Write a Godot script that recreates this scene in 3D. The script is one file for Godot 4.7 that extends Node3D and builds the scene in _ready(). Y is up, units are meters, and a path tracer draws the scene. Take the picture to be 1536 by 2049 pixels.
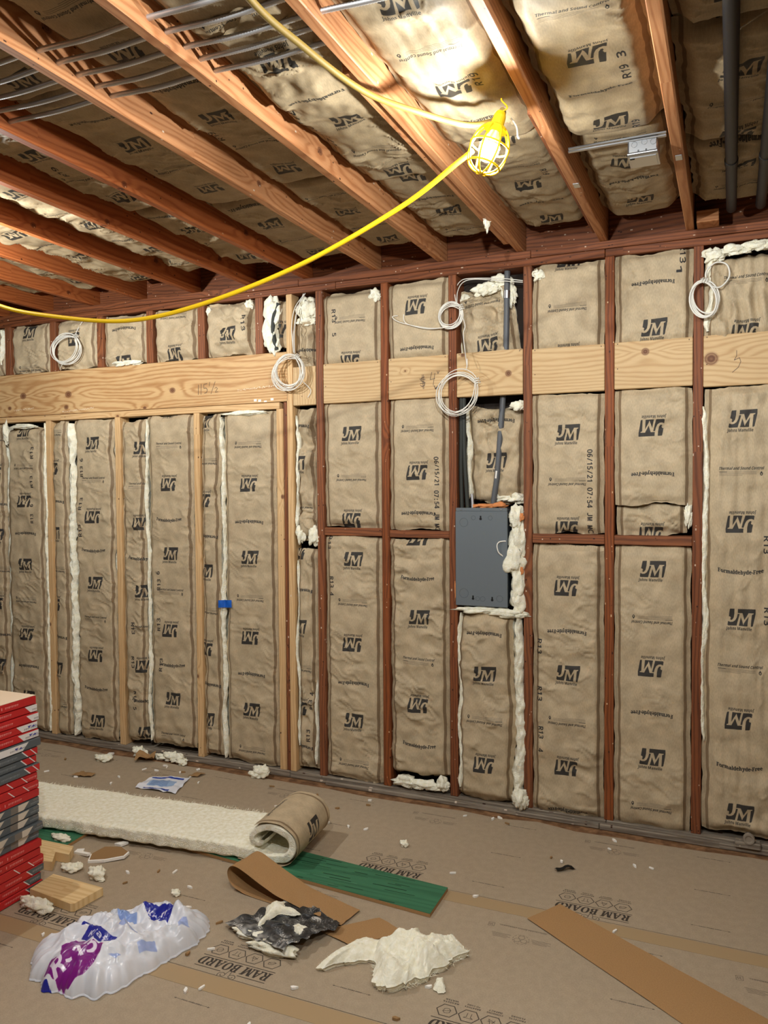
extends Node3D

const LAMP_A := 1.6
const LAMP_B := 3.3
const LAMP_C := 5.0
const FILL_D := 3.0
const LIGHT := Color(0.972, 0.99, 0.985)

var M := {}
var used := {}
var stamps := {}
var nz := FastNoiseLite.new()
var nf := FastNoiseLite.new()
var nc := FastNoiseLite.new()
var rng := RandomNumberGenerator.new()
var kraft_base: Image
var wall_back: Node3D
var ceiling: Node3D
var floor_root: Node3D

# ---------------------------------------------------------------- nodes
func numbered(called: String, parent: Node) -> String:
	var key := called + str(parent.get_instance_id())
	var n: int = used.get(key, -1) + 1
	used[key] = n
	return called if n == 0 else "%s_%03d" % [called, n]

func tag(o: Node, label: String, category: String, group := "", kind := "") -> void:
	o.set_meta("label", label)
	o.set_meta("category", category)
	if group: o.set_meta("group", group)
	if kind: o.set_meta("kind", kind)

func thing(called: String, label: String, category: String, at := Vector3.ZERO, turn := Vector3.ZERO, group := "", kind := "") -> Node3D:
	var o := Node3D.new()
	o.name = numbered(called, self)
	add_child(o, true)
	o.position = at
	o.rotation = turn
	tag(o, label, category, group, kind)
	return o

func obj(called: String, mesh: Mesh, mat: Material, parent: Node = null, at := Vector3.ZERO, turn := Vector3.ZERO) -> MeshInstance3D:
	var o := MeshInstance3D.new()
	var p: Node = parent if parent else self
	o.name = numbered(called, p)
	o.mesh = mesh
	o.material_override = mat
	o.cast_shadow = GeometryInstance3D.SHADOW_CASTING_SETTING_ON
	p.add_child(o, true)
	o.position = at
	o.rotation = turn
	return o

# ---------------------------------------------------------------- meshes
func begin() -> SurfaceTool:
	var st := SurfaceTool.new()
	st.begin(Mesh.PRIMITIVE_TRIANGLES)
	return st

func tri(st: SurfaceTool, a: Vector3, b: Vector3, c: Vector3, n: Vector3, ua := Vector2.ZERO, ub := Vector2.ZERO, uc := Vector2.ZERO) -> void:
	if (b - a).cross(c - a).dot(n) > 0.0:
		var t := b; b = c; c = t
		var u := ub; ub = uc; uc = u
	st.set_normal(n); st.set_uv(ua); st.add_vertex(a)
	st.set_normal(n); st.set_uv(ub); st.add_vertex(b)
	st.set_normal(n); st.set_uv(uc); st.add_vertex(c)

func quad(st: SurfaceTool, a: Vector3, b: Vector3, c: Vector3, d: Vector3, n: Vector3, ua := Vector2.ZERO, ub := Vector2.ZERO, uc := Vector2.ZERO, ud := Vector2.ZERO) -> void:
	tri(st, a, b, c, n, ua, ub, uc)
	tri(st, a, c, d, n, ua, uc, ud)

# a chamfered box whose texture runs along its longest side, in metres
func lumber(st: SurfaceTool, size: Vector3, at := Vector3.ZERO, b := 0.002, uo := Vector2.ZERO, us := Vector2(0.5, 4.0)) -> void:
	var h := size * 0.5
	b = minf(b, minf(h.x, minf(h.y, h.z)) * 0.45)
	var L := size.max_axis_index()
	var uvf := func(p: Vector3, axis: int) -> Vector2:
		var o := 0
		for k in 3:
			if k != L and k != axis: o = k
		return Vector2(p[L] * us.x, (p[o] + p[axis] * 0.7) * us.y) + uo
	for a in 3:
		var i := (a + 1) % 3
		var j := (a + 2) % 3
		for s in [-1.0, 1.0]:
			var n := Vector3.ZERO
			n[a] = s
			var q := []
			for c in [Vector2(-1, -1), Vector2(1, -1), Vector2(1, 1), Vector2(-1, 1)]:
				var v := Vector3.ZERO
				v[a] = s * h[a]; v[i] = c.x * (h[i] - b); v[j] = c.y * (h[j] - b)
				q.append(v)
			quad(st, at + q[0], at + q[1], at + q[2], at + q[3], n, uvf.call(q[0], a), uvf.call(q[1], a), uvf.call(q[2], a), uvf.call(q[3], a))
			for t in [-1.0, 1.0]:
				var p := []
				for e in [-1.0, 1.0]:
					var v1 := Vector3.ZERO
					v1[a] = s * h[a]; v1[i] = t * (h[i] - b); v1[j] = e * (h[j] - b)
					var v2 := Vector3.ZERO
					v2[a] = s * (h[a] - b); v2[i] = t * h[i]; v2[j] = e * (h[j] - b)
					p.append(v1); p.append(v2)
				var m := Vector3.ZERO
				m[a] = s; m[i] = t
				quad(st, at + p[0], at + p[1], at + p[3], at + p[2], m.normalized(), uvf.call(p[0], a), uvf.call(p[1], a), uvf.call(p[3], a), uvf.call(p[2], a))
	for sx in [-1.0, 1.0]:
		for sy in [-1.0, 1.0]:
			for sz in [-1.0, 1.0]:
				var s3 := Vector3(sx, sy, sz)
				tri(st, at + Vector3(sx * h.x, sy * (h.y - b), sz * (h.z - b)), at + Vector3(sx * (h.x - b), sy * h.y, sz * (h.z - b)), at + Vector3(sx * (h.x - b), sy * (h.y - b), sz * h.z), s3.normalized())

func box_mesh(size: Vector3, b := 0.002, uo := Vector2.ZERO, us := Vector2(0.5, 4.0)) -> ArrayMesh:
	var st := begin()
	lumber(st, size, Vector3.ZERO, b, uo, us)
	return st.commit()

func board(called: String, lo: Vector3, hi: Vector3, mat: Material, parent: Node = null, b := 0.0025) -> MeshInstance3D:
	return obj(called, box_mesh(hi - lo, b, Vector2(rng.randf() * 7.0, rng.randf() * 3.0)), mat, parent, (lo + hi) * 0.5)

func grid(nx: int, ny: int, f: Callable) -> ArrayMesh:
	var V := PackedVector3Array(); var N := PackedVector3Array(); var U := PackedVector2Array(); var I := PackedInt32Array()
	V.resize((nx + 1) * (ny + 1)); N.resize(V.size()); U.resize(V.size())
	for j in ny + 1:
		for i in nx + 1:
			var u := float(i) / nx
			var v := float(j) / ny
			V[j * (nx + 1) + i] = f.call(u, v)
			U[j * (nx + 1) + i] = Vector2(u, 1.0 - v)
	var w := nx + 1
	for j in ny + 1:
		for i in nx + 1:
			var dx := V[j * w + mini(i + 1, nx)] - V[j * w + maxi(i - 1, 0)]
			var dy := V[mini(j + 1, ny) * w + i] - V[maxi(j - 1, 0) * w + i]
			var n := dx.cross(dy)
			N[j * w + i] = n.normalized() if n.length_squared() > 1e-16 else Vector3(0, 0, 1)
	for j in ny:
		for i in nx:
			var a := j * w + i
			I.append_array(PackedInt32Array([a, a + w, a + w + 1, a, a + w + 1, a + 1]))
	var arr := []
	arr.resize(Mesh.ARRAY_MAX)
	arr[Mesh.ARRAY_VERTEX] = V; arr[Mesh.ARRAY_NORMAL] = N; arr[Mesh.ARRAY_TEX_UV] = U; arr[Mesh.ARRAY_INDEX] = I
	var m := ArrayMesh.new()
	m.add_surface_from_arrays(Mesh.PRIMITIVE_TRIANGLES, arr)
	return m

func smooth_path(pts: Array, per := 8) -> PackedVector3Array:
	var out := PackedVector3Array()
	for i in pts.size() - 1:
		var p0: Vector3 = pts[maxi(i - 1, 0)]
		var p1: Vector3 = pts[i]
		var p2: Vector3 = pts[i + 1]
		var p3: Vector3 = pts[mini(i + 2, pts.size() - 1)]
		for k in per:
			out.append(p1.cubic_interpolate(p2, p0, p3, float(k) / per))
	out.append(pts[-1])
	return out

func tube(st: SurfaceTool, path: PackedVector3Array, r: float, sides := 8, rf = null) -> void:
	var n := path.size()
	var up := Vector3(0.13, 0.9, 0.31)
	var rings := []
	var norms := []
	var prev := Vector3.ZERO
	for i in n:
		var t := (path[mini(i + 1, n - 1)] - path[maxi(i - 1, 0)]).normalized()
		if i == 0:
			prev = up.cross(t).normalized() if absf(up.dot(t)) < 0.95 else Vector3(1, 0, 0).cross(t).normalized()
		prev = (prev - t * prev.dot(t)).normalized()
		var q := t.cross(prev)
		var rr: float = r * (rf.call(i) if rf != null else 1.0)
		var ring := PackedVector3Array(); var nn := PackedVector3Array()
		for k in sides:
			var a := TAU * k / sides
			var d := prev * cos(a) + q * sin(a)
			nn.append(d); ring.append(path[i] + d * rr)
		rings.append(ring); norms.append(nn)
	for i in n - 1:
		for k in sides:
			var k2 := (k + 1) % sides
			var vs := [rings[i][k], rings[i + 1][k], rings[i + 1][k2], rings[i][k2]]
			var ns := [norms[i][k], norms[i + 1][k], norms[i + 1][k2], norms[i][k2]]
			var flip: bool = (vs[1] - vs[0]).cross(vs[2] - vs[0]).dot(ns[0]) > 0.0
			for id in ([0, 2, 1, 0, 3, 2] if flip else [0, 1, 2, 0, 2, 3]):
				st.set_normal(ns[id]); st.set_uv(Vector2(float(k) / sides, i * 0.1)); st.add_vertex(vs[id])
	for e in [0, n - 1]:
		var t: Vector3 = (path[1] - path[0]).normalized() * -1.0 if e == 0 else (path[n - 1] - path[n - 2]).normalized()
		for k in range(1, sides - 1):
			tri(st, rings[e][0], rings[e][k], rings[e][k + 1], t)

func tube_mesh(pts: Array, r: float, per := 8, sides := 8, rf = null) -> ArrayMesh:
	var st := begin()
	tube(st, smooth_path(pts, per) if per > 1 else PackedVector3Array(pts), r, sides, rf)
	return st.commit()

func lathe(st: SurfaceTool, prof: Array, sides := 20, xf := Transform3D.IDENTITY) -> void:
	for i in prof.size() - 1:
		var a: Vector2 = prof[i]
		var b: Vector2 = prof[i + 1]
		var nn := Vector2(b.y - a.y, a.x - b.x)
		nn = nn.normalized()
		for k in sides:
			var t0 := TAU * k / sides
			var t1 := TAU * (k + 1) / sides
			var c0 := Vector3(cos(t0), 0, sin(t0)); var c1 := Vector3(cos(t1), 0, sin(t1))
			var p := [c0 * a.x + Vector3(0, a.y, 0), c1 * a.x + Vector3(0, a.y, 0), c1 * b.x + Vector3(0, b.y, 0), c0 * b.x + Vector3(0, b.y, 0)]
			var m := (c0 + c1).normalized() * nn.x + Vector3(0, nn.y, 0)
			quad(st, xf * p[0], xf * p[1], xf * p[2], xf * p[3], xf.basis * m)

# a lump of loose fibre or foam: a sphere pushed about by noise
func blob(st: SurfaceTool, c: Vector3, r: Vector3, sd: float, amp := 0.45, n := 12, flat := -99.0) -> void:
	var P := []
	for j in n + 1:
		var row := []
		var th := PI * j / n
		for i in 2 * n:
			var ph := TAU * i / (2 * n)
			var d := Vector3(sin(th) * cos(ph), cos(th), sin(th) * sin(ph))
			var k := 1.0 + amp * nz.get_noise_3d(d.x * 1.2 + sd, d.y * 1.2, d.z * 1.2 - sd) * 1.2 + amp * 0.25 * nz.get_noise_3d(d.x * 3.2 + sd, d.y * 3.2, d.z * 3.2) + amp * 0.1 * nz.get_noise_3d(d.x * 9.0 + sd, d.y * 9.0, d.z * 9.0)
			var v := c + d * r * k
			v.y = maxf(v.y, flat)
			row.append(v)
		P.append(row)
	for j in n:
		for i in 2 * n:
			var i2 := (i + 1) % (2 * n)
			var a: Vector3 = P[j][i]; var b: Vector3 = P[j][i2]; var cc: Vector3 = P[j + 1][i2]; var d2: Vector3 = P[j + 1][i]
			for v in [a, b, cc, a, cc, d2]:
				st.set_uv(Vector2(v.x, v.y)); st.add_vertex(v)

func lumps(list: Array, amp := 0.45, n := 12, flat := -99.0) -> ArrayMesh:
	var st := begin()
	st.set_smooth_group(0)
	for l in list:
		blob(st, l[0], l[1], l[0].x * 7.3 + l[0].y * 3.1 + l[0].z * 5.7, amp, n, flat)
	st.index()
	st.generate_normals()
	return st.commit()

func prism(st: SurfaceTool, poly: PackedVector2Array, y0: float, y1: float, tilt := 0.0, uvs := Vector2(0.5, 4.0)) -> void:
	var idx := Geometry2D.triangulate_polygon(poly)
	for k in range(0, idx.size(), 3):
		var t := []
		for m in 3:
			t.append(poly[idx[k + m]])
		tri(st, Vector3(t[0].x, y1 + tilt * t[0].x, t[0].y), Vector3(t[1].x, y1 + tilt * t[1].x, t[1].y), Vector3(t[2].x, y1 + tilt * t[2].x, t[2].y), Vector3.UP, t[0] * uvs, t[1] * uvs, t[2] * uvs)
		tri(st, Vector3(t[0].x, y0 + tilt * t[0].x, t[0].y), Vector3(t[1].x, y0 + tilt * t[1].x, t[1].y), Vector3(t[2].x, y0 + tilt * t[2].x, t[2].y), Vector3.DOWN)
	var cen := Vector2.ZERO
	for q in poly: cen += q / poly.size()
	for k in poly.size():
		var a := poly[k]
		var b := poly[(k + 1) % poly.size()]
		var nn := (b - a).orthogonal().normalized()
		if nn.dot((a + b) * 0.5 - cen) < 0.0: nn = -nn
		quad(st, Vector3(a.x, y0 + tilt * a.x, a.y), Vector3(b.x, y0 + tilt * b.x, b.y), Vector3(b.x, y1 + tilt * b.x, b.y), Vector3(a.x, y1 + tilt * a.x, a.y), Vector3(nn.x, 0, nn.y), a * uvs, b * uvs, b * uvs, a * uvs)

# ---------------------------------------------------------------- printing
class Canvas:
	var im: Image
	var s := 4
	func _init(w: int, h: int, k := 4):
		s = k
		im = Image.create(w * k, h * k, false, Image.FORMAT_L8)
	func poly(pts: Array, val := 1.0) -> void:
		var n := pts.size()
		var lo := 1e9; var hi := -1e9
		for p in pts:
			lo = minf(lo, p.y); hi = maxf(hi, p.y)
		var c := Color(val, val, val)
		var W := im.get_width()
		for y in range(maxi(0, int(floor(lo * s))), mini(im.get_height() - 1, int(ceil(hi * s))) + 1):
			var yy := (y + 0.5) / s
			var xs := []
			for i in n:
				var a: Vector2 = pts[i]
				var b: Vector2 = pts[(i + 1) % n]
				if (a.y <= yy) != (b.y <= yy):
					xs.append(a.x + (b.x - a.x) * (yy - a.y) / (b.y - a.y))
			xs.sort()
			for k in range(0, xs.size() - 1, 2):
				var x0 := clampi(int(round(xs[k] * s)), 0, W)
				var x1 := clampi(int(round(xs[k + 1] * s)), 0, W)
				if x1 > x0: im.fill_rect(Rect2i(x0, y, x1 - x0, 1), c)
	func line(a: Vector2, b: Vector2, w: float, val := 1.0) -> void:
		var d := (b - a)
		if d.length() < 1e-6: return
		var o := d.orthogonal().normalized() * w * 0.5
		var e := d.normalized() * w * 0.3
		poly([a + o - e, b + o + e, b - o + e, a - o - e], val)
	func stroke(pts: Array, w: float, closed := false) -> void:
		for i in pts.size() - (0 if closed else 1):
			line(pts[i], pts[(i + 1) % pts.size()], w)
	func text(verts: PackedVector3Array, idx: PackedInt32Array, at: Vector2, size: Vector2, shear := 0.0, arc := 0.0, val := 1.0) -> void:
		var q := []
		for v in verts:
			q.append(at + Vector2(v.x * size.x + v.y * size.y * shear, -v.y * size.y + arc * v.x * v.x * size.x * size.x))
		var n := idx.size() if idx.size() else verts.size()
		for k in range(0, n, 3):
			if idx.size(): poly([q[idx[k]], q[idx[k + 1]], q[idx[k + 2]]], val)
			else: poly([q[k], q[k + 1], q[k + 2]], val)
	func done(ink: Color, alpha := 0.92) -> Image:
		var k := s
		while k > 1:
			im.shrink_x2()
			k /= 2
		var d := im.get_data()
		var o := PackedByteArray()
		o.resize(d.size() * 4)
		for i in d.size():
			o[i * 4] = ink.r8; o[i * 4 + 1] = ink.g8; o[i * 4 + 2] = ink.b8
			o[i * 4 + 3] = int(d[i] * alpha)
		return Image.create_from_data(im.get_width(), im.get_height(), false, Image.FORMAT_RGBA8, o)

var text_cache := {}
# verts of a text whose height of an em is 1, centred on zero
func glyphs(t: String, family := "Droid Sans", weight := 400) -> Array:
	var key := t + family + str(weight)
	if not text_cache.has(key):
		var f := SystemFont.new()
		f.font_names = PackedStringArray([family])
		f.font_weight = weight
		var tm := TextMesh.new()
		tm.font = f; tm.font_size = 48; tm.pixel_size = 1.0 / 48.0; tm.depth = 0.0; tm.text = t
		var a := tm.get_mesh_arrays()
		var ix = a[Mesh.ARRAY_INDEX]
		text_cache[key] = [a[Mesh.ARRAY_VERTEX], ix if ix else PackedInt32Array(), tm.get_aabb().size.x]
	return text_cache[key]

func put_text(c: Canvas, t: String, at: Vector2, width: float, height: float, family := "Droid Sans", weight := 700, shear := 0.0, arc := 0.0, val := 1.0) -> void:
	var g := glyphs(t, family, weight)
	c.text(g[0], g[1], at, Vector2(width / maxf(g[2], 0.01), height), shear, arc, val)

func V2(a: Array, k := 1.0, o := Vector2.ZERO) -> Array:
	var r := []
	for i in range(0, a.size(), 2):
		r.append(Vector2(a[i], a[i + 1]) * k + o)
	return r

const INK := Color8(46, 44, 43)

func make_stamps() -> void:
	# logo, 130 x 120 px at a thousand pixels to the metre
	var c := Canvas.new(130, 122)
	var k := 0.29
	var o := Vector2(-104, -96)
	c.poly(V2([430, 378, 440, 370, 800, 362, 816, 372, 814, 390, 772, 628, 762, 640, 402, 645, 390, 634], k, o))
	c.poly(V2([500, 350, 552, 350, 546, 440, 530, 510, 505, 560, 470, 585, 435, 590, 396, 574, 380, 500, 428, 498, 442, 518, 432, 540, 440, 556, 460, 552, 482, 520, 495, 450], k, o), 0.0)
	c.poly(V2([540, 436, 612, 432, 600, 450, 556, 655, 522, 655, 572, 450, 545, 448], k, o), 0.0)
	c.poly(V2([566, 434, 614, 432, 650, 556, 634, 622, 628, 622], k, o), 0.0)
	c.poly(V2([627, 622, 640, 556, 704, 428, 736, 428], k, o), 0.0)
	c.poly(V2([702, 428, 780, 428, 776, 440, 752, 452, 740, 655, 690, 655, 706, 470], k, o), 0.0)
	put_text(c, "Johns Manville", Vector2(60, 104), 112, 20, "Droid Sans", 800, 0.08)
	stamps["up"] = c.done(INK)
	c = Canvas.new(210, 60)
	put_text(c, "Thermal and Sound Control", Vector2(105, 14), 190, 19, "Droid Sans", 700, 0.25)
	for j in 4:
		c.line(Vector2(12, 30 + j * 5.5), Vector2(170 - (60 if j == 3 else 0), 30 + j * 5.5), 1.0, 0.75)
	c.line(Vector2(12, 30), Vector2(44, 30), 2.4)
	c.poly(V2([190, 28, 196, 38, 195, 46, 190, 49, 185, 46, 184, 38]))
	c.poly(V2([190, 36, 193, 42, 190, 46, 187, 42]), 0.0)
	stamps["th"] = c.done(INK, 0.97)
	c = Canvas.new(220, 50)
	for d in [-0.7, 0.7]: put_text(c, "Formaldehyde-Free", Vector2(110 + d, 30 + d), 196, 25, "Droid Serif", 900, 0.0, -0.0012)
	stamps["ff"] = c.done(INK)
	c = Canvas.new(220, 50)
	for d in [-0.7, 0.7]: put_text(c, "Formaldehyde-Free", Vector2(110 + d, 26 + d), 196, 25, "Droid Serif", 900, 0.0, -0.0007)
	stamps["ffi"] = c.done(INK)
	for n in ["up", "th"]:
		var im: Image = stamps[n].duplicate()
		im.rotate_180()
		stamps[n + "i"] = im
	stamps["ffi"].rotate_180()

func ink_text(t: String, w: int, h: int, turn := 0) -> Image:
	var key := "ink" + t + str(w) + "/" + str(turn)
	if not stamps.has(key):
		var c := Canvas.new(w + 8, h + 12)
		for d in [Vector2(-1, 0), Vector2(1, 0), Vector2(0, 1), Vector2(0, -1)]:
			put_text(c, t, Vector2(w / 2.0 + 4, h / 2.0 + 6) + d, w, h * 1.3, "Droid Sans Mono", 800)
		var im := c.done(Color8(40, 38, 40), 0.95)
		if turn == 1: im.rotate_90(CLOCKWISE)
		elif turn == 3: im.rotate_90(COUNTERCLOCKWISE)
		elif turn == 2: im.rotate_180()
		stamps[key] = im
	return stamps[key]

func blend(im: Image, st: Image, cx: float, cy: float) -> void:
	im.blend_rect(st, Rect2i(Vector2i.ZERO, st.get_size()), Vector2i(int(cx - st.get_width() * 0.5), int(cy - st.get_height() * 0.5)))

func make_kraft() -> void:
	var w := 512
	var h := 1024
	var a := PackedByteArray()
	a.resize(w * h * 4)
	rng.seed = 5
	for y in h:
		for x in w:
			var t := 1.0 + 0.05 * nz.get_noise_2d(x * 0.012, y * 0.012) + 0.045 * nz.get_noise_2d(x * 0.18, y * 0.05) + rng.randf_range(-0.035, 0.035)
			var i := (y * w + x) * 4
			a[i] = clampi(int(183 * t), 0, 255); a[i + 1] = clampi(int(164 * t), 0, 255); a[i + 2] = clampi(int(134 * t), 0, 255); a[i + 3] = 255
	kraft_base = Image.create_from_data(w, h, false, Image.FORMAT_RGBA8, a)

# up: height (m, from the lower end) of one upright logo; flags: i = inverted small print
func batt_material(w: float, h: float, up: float, inv := true, marks := [], shift := 0.0, tint := Color.WHITE) -> StandardMaterial3D:
	var W := int(w * 1000)
	var H := int(h * 1000)
	var im := Image.create(W, H, false, Image.FORMAT_RGBA8)
	var ox := rng.randi_range(0, maxi(0, 511 - W))
	var oy := rng.randi_range(0, 900)
	var y := 0
	while y < H:
		var n := mini(H - y, 1024 - oy)
		im.blit_rect(kraft_base, Rect2i(ox, oy, W, n), Vector2i(0, y))
		y += n
		oy = 0
	var sc := Color8(112, 90, 66, 190)
	for e in [[20, 13], [W - 33, 13]]:
		var b := Image.create(e[1], H, false, Image.FORMAT_RGBA8)
		b.fill(sc)
		im.blend_rect(b, Rect2i(0, 0, e[1], H), Vector2i(e[0], 0))
	var cx := W * 0.5 + shift * 1000.0
	var P := 0.925
	var k := ceilf((up - h) / P) - 1.0
	while up - k * P > -P:
		var u := (h - (up - k * P)) * 1000.0
		blend(im, stamps["up"], cx, u)
		blend(im, stamps["thi" if inv else "th"], cx, u + 235)
		blend(im, stamps["upi"], cx, u + 468)
		blend(im, stamps["ffi" if inv else "ff"], cx, u + 700)
		k += 1.0
	for m in marks:   # [x from the middle, y from the lower end, text, turn, length]
		blend(im, ink_text(m[2], int(m[4] * 1000), 26, m[3]), W * 0.5 + m[0] * 1000.0, (h - m[1]) * 1000.0)
	if H > 2040: im.resize(W, 2040, Image.INTERPOLATE_BILINEAR)
	var mat := StandardMaterial3D.new()
	mat.albedo_texture = ImageTexture.create_from_image(im)
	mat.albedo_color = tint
	mat.roughness = 0.62
	mat.metallic_specular = 0.35
	mat.texture_repeat = false
	return mat

# wrinkles of stapled paper, in units of about one
func crumple(x: float, y: float, sd: float, lie: float) -> float:
	var wx := x + 0.02 * nz.get_noise_2d(x * 9.0 + sd, y * 9.0)
	var wy := y + 0.02 * nz.get_noise_2d(x * 9.0, y * 9.0 - sd)
	var c := nc.get_noise_2d((wx + wy * 0.3) * (7.0 - 2.5 * lie) + sd, wy * (7.0 + 4.0 * lie) - sd) + 0.55
	var a := nz.get_noise_2d(wx * (5.0 - 3.0 * lie) * 1.6 + sd, wy * (5.0 + 9.0 * lie) + wx * 5.0 + sd)
	var r := pow(1.0 - absf(a), 7.0)
	var msk := clampf(nz.get_noise_2d(x * 3.0 - sd, y * 2.2 + sd) * 2.0 + 0.45, 0.0, 1.0)
	return c * 2.0 * (0.3 + 0.7 * msk) + r * 0.8 * msk + 1.1 * nf.get_noise_2d(x * 5.0 + sd, y * 4.0)

# the paper facing of one batt in its own frame: x across, y along, z out of the wall
func facing_mesh(w: float, h: float, bulge: float, amp: float, sd: float, o: Dictionary) -> ArrayMesh:
	var edge: float = o.get("edge", -0.02)
	var lie: float = o.get("lie", 1.0)
	var top: float = o.get("top", 0.012)
	var bot: float = o.get("bot", 0.008)
	var wav: float = o.get("wav", 0.004)
	var folds: float = o.get("folds", 0.0)
	var ragged: float = o.get("ragged", 0.012)
	var taper: float = o.get("taper", 0.0)
	var tuck: float = o.get("tuck", 0.045)
	var f := func(u: float, v: float) -> Vector3:
		var y := v * h
		var x := (u - 0.5) * w
		var d := minf(u, 1.0 - u) * w
		var s := smoothstep(0.0, tuck, d)
		var ends := smoothstep(0.0, 0.05, y) * smoothstep(0.0, 0.05, h - y)
		var z := edge + (bulge - edge) * s * (0.35 + 0.65 * ends) + bulge * 0.4 * sin(u * PI) * ends
		z += bulge * 0.9 * nf.get_noise_2d(sd * 3.0, y * 2.3) * s
		z += amp * 2.1 * crumple(x, y, sd, lie) * (0.3 + 0.7 * s)
		if folds > 0.0:
			z += folds * (sin(x * 95.0 + 3.0 * nz.get_noise_2d(y * 1.5, sd) * 2.0 + sd) * 0.5 + nz.get_noise_2d(x * 26.0 + sd, y * 1.2)) * s
		z -= top * (1.0 - smoothstep(0.0, 0.03, h - y)) + bot * (1.0 - smoothstep(0.0, 0.03, y))
		var nx := x + wav * (1.0 - s * 0.7) * (nz.get_noise_2d(y * 4.0 + sd * 2.0, 3.0 if u < 0.5 else 9.0) * 1.6 + 0.6 * nz.get_noise_2d(y * 13.0, 17.0 if u < 0.5 else 31.0))
		nx *= 1.0 - taper * pow(1.0 - v, 1.5)
		var ny := y
		if v < 0.02: ny += ragged * (nz.get_noise_2d(x * 5.0 + sd, 2.0) + 0.25 * nz.get_noise_2d(x * 21.0 + sd, 2.0))
		if v > 0.98: ny += ragged * (nz.get_noise_2d(x * 5.0 + sd, 7.0) + 0.25 * nz.get_noise_2d(x * 21.0 + sd, 7.0))
		return Vector3(nx, ny, z)
	return grid(maxi(8, int(w / 0.0075)), maxi(8, int(h / 0.0085)), f)

func fibre_body(w: float, h: float, d: float, front: float, sd: float) -> ArrayMesh:
	# a soft-edged slab: front face and sides pushed about by noise
	var f := func(u: float, v: float) -> Vector3:
		var a := (u - 0.5) * 2.0
		var x := clampf(a * 1.35, -1.0, 1.0) * w * 0.5
		var z := front - maxf(0.0, absf(a) * 1.35 - 1.0) / 0.35 * d
		var y := clampf((v - 0.5) * 1.04 + 0.5, 0.0, 1.0) * h
		if v < 0.02 or v > 0.98: z = minf(z, front - d * 0.9)
		return Vector3(x + 0.004 * nz.get_noise_2d(y * 20.0 + sd, u * 9.0), y, z + 0.006 * nz.get_noise_3d(x * 18.0, y * 18.0, sd))
	return grid(20, maxi(10, int(h / 0.02)), f)

# ragged strip of bare fibre along a batt's side
func fibre_strip(pts: Array, r: float, sd: float) -> ArrayMesh:
	var a: Vector3 = pts[0]
	var b: Vector3 = pts[-1]
	var L := a.distance_to(b)
	var path := smooth_path(pts, 8)
	var f := func(u: float, v: float) -> Vector3:
		var p := path[clampi(int(round(v * (path.size() - 1))), 0, path.size() - 1)]
		p.y = lerpf(a.y, b.y, v)
		var y := v * L
		var lo := -r * (1.0 + 0.7 * nz.get_noise_2d(y * 4.0 + sd, 2.0) + 0.3 * nz.get_noise_2d(y * 19.0 + sd, 4.0))
		var hi := r * (1.0 + 0.7 * nz.get_noise_2d(y * 4.0 + sd, 12.0) + 0.3 * nz.get_noise_2d(y * 19.0 + sd, 14.0))
		var e := smoothstep(0.0, 0.04, y) * smoothstep(0.0, 0.04, L - y)
		return p + Vector3(lerpf(lo, hi, u) * (0.3 + 0.7 * e), 0.0, r * (pow(sin(u * PI), 0.6) * 1.3 - 0.9 + 0.35 * nz.get_noise_2d(u * 3.0 + sd, y * 16.0)))
	return grid(10, maxi(12, int(L / 0.012)), f)

func wall_batt(label: String, x0: float, x1: float, y0: float, y1: float, up: float, o := {}) -> Node3D:
	var w := x1 - x0
	var h := y1 - y0
	var t := thing("insulation_batt", label, "insulation", Vector3((x0 + x1) * 0.5, y0, o.get("z", 0.0)), Vector3(0, 0, o.get("roll", 0.0)), "paper-faced batts in the stud wall")
	var sd := x0 * 13.7 + y0 * 5.3 + 40.0
	var m := []
	for q in o.get("marks", []): m.append([q[0] - (x0 + x1) * 0.5, q[1] - y0, q[2], q[3], q[4]])
	obj("kraft_facing", facing_mesh(w, h, o.get("bulge", 0.008), o.get("amp", 0.004), sd, o), batt_material(w, h, up - y0, o.get("inv", true), m, o.get("shift", 0.0)), t)
	obj("fiberglass_body", fibre_body(w - 0.012, h - 0.02, 0.05, -0.034 + minf(0.0, o.get("edge", -0.02) + 0.02), sd), M.fibre, t, Vector3(0, 0.01, 0))
	for s in o.get("strips", []):   # [x, z, radius, y0, y1]
		var pts := []
		for k in 9:
			var yy := lerpf(s[3], s[4], k / 8.0)
			pts.append(Vector3(s[0] - (x0 + x1) * 0.5 + 0.012 * nz.get_noise_2d(yy * 3.0, s[0] * 9.0), yy - y0, s[1]))
		obj("fiberglass_edge", fibre_strip(pts, s[2], s[0] * 31.0), M.fibre, t)
	for s in o.get("tufts", []):    # [x, y, z, rx, ry, rz]
		obj("fiberglass_tuft", lumps([[Vector3(s[0] - (x0 + x1) * 0.5, s[1] - y0, s[2]), Vector3(s[3], s[4], s[5])], [Vector3(s[0] - (x0 + x1) * 0.5 + s[3] * 0.7, s[1] - y0 - s[4] * 0.3, s[2]), Vector3(s[3], s[4], s[5]) * 0.6]], 0.5), M.fibre, t)
	return t

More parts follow.
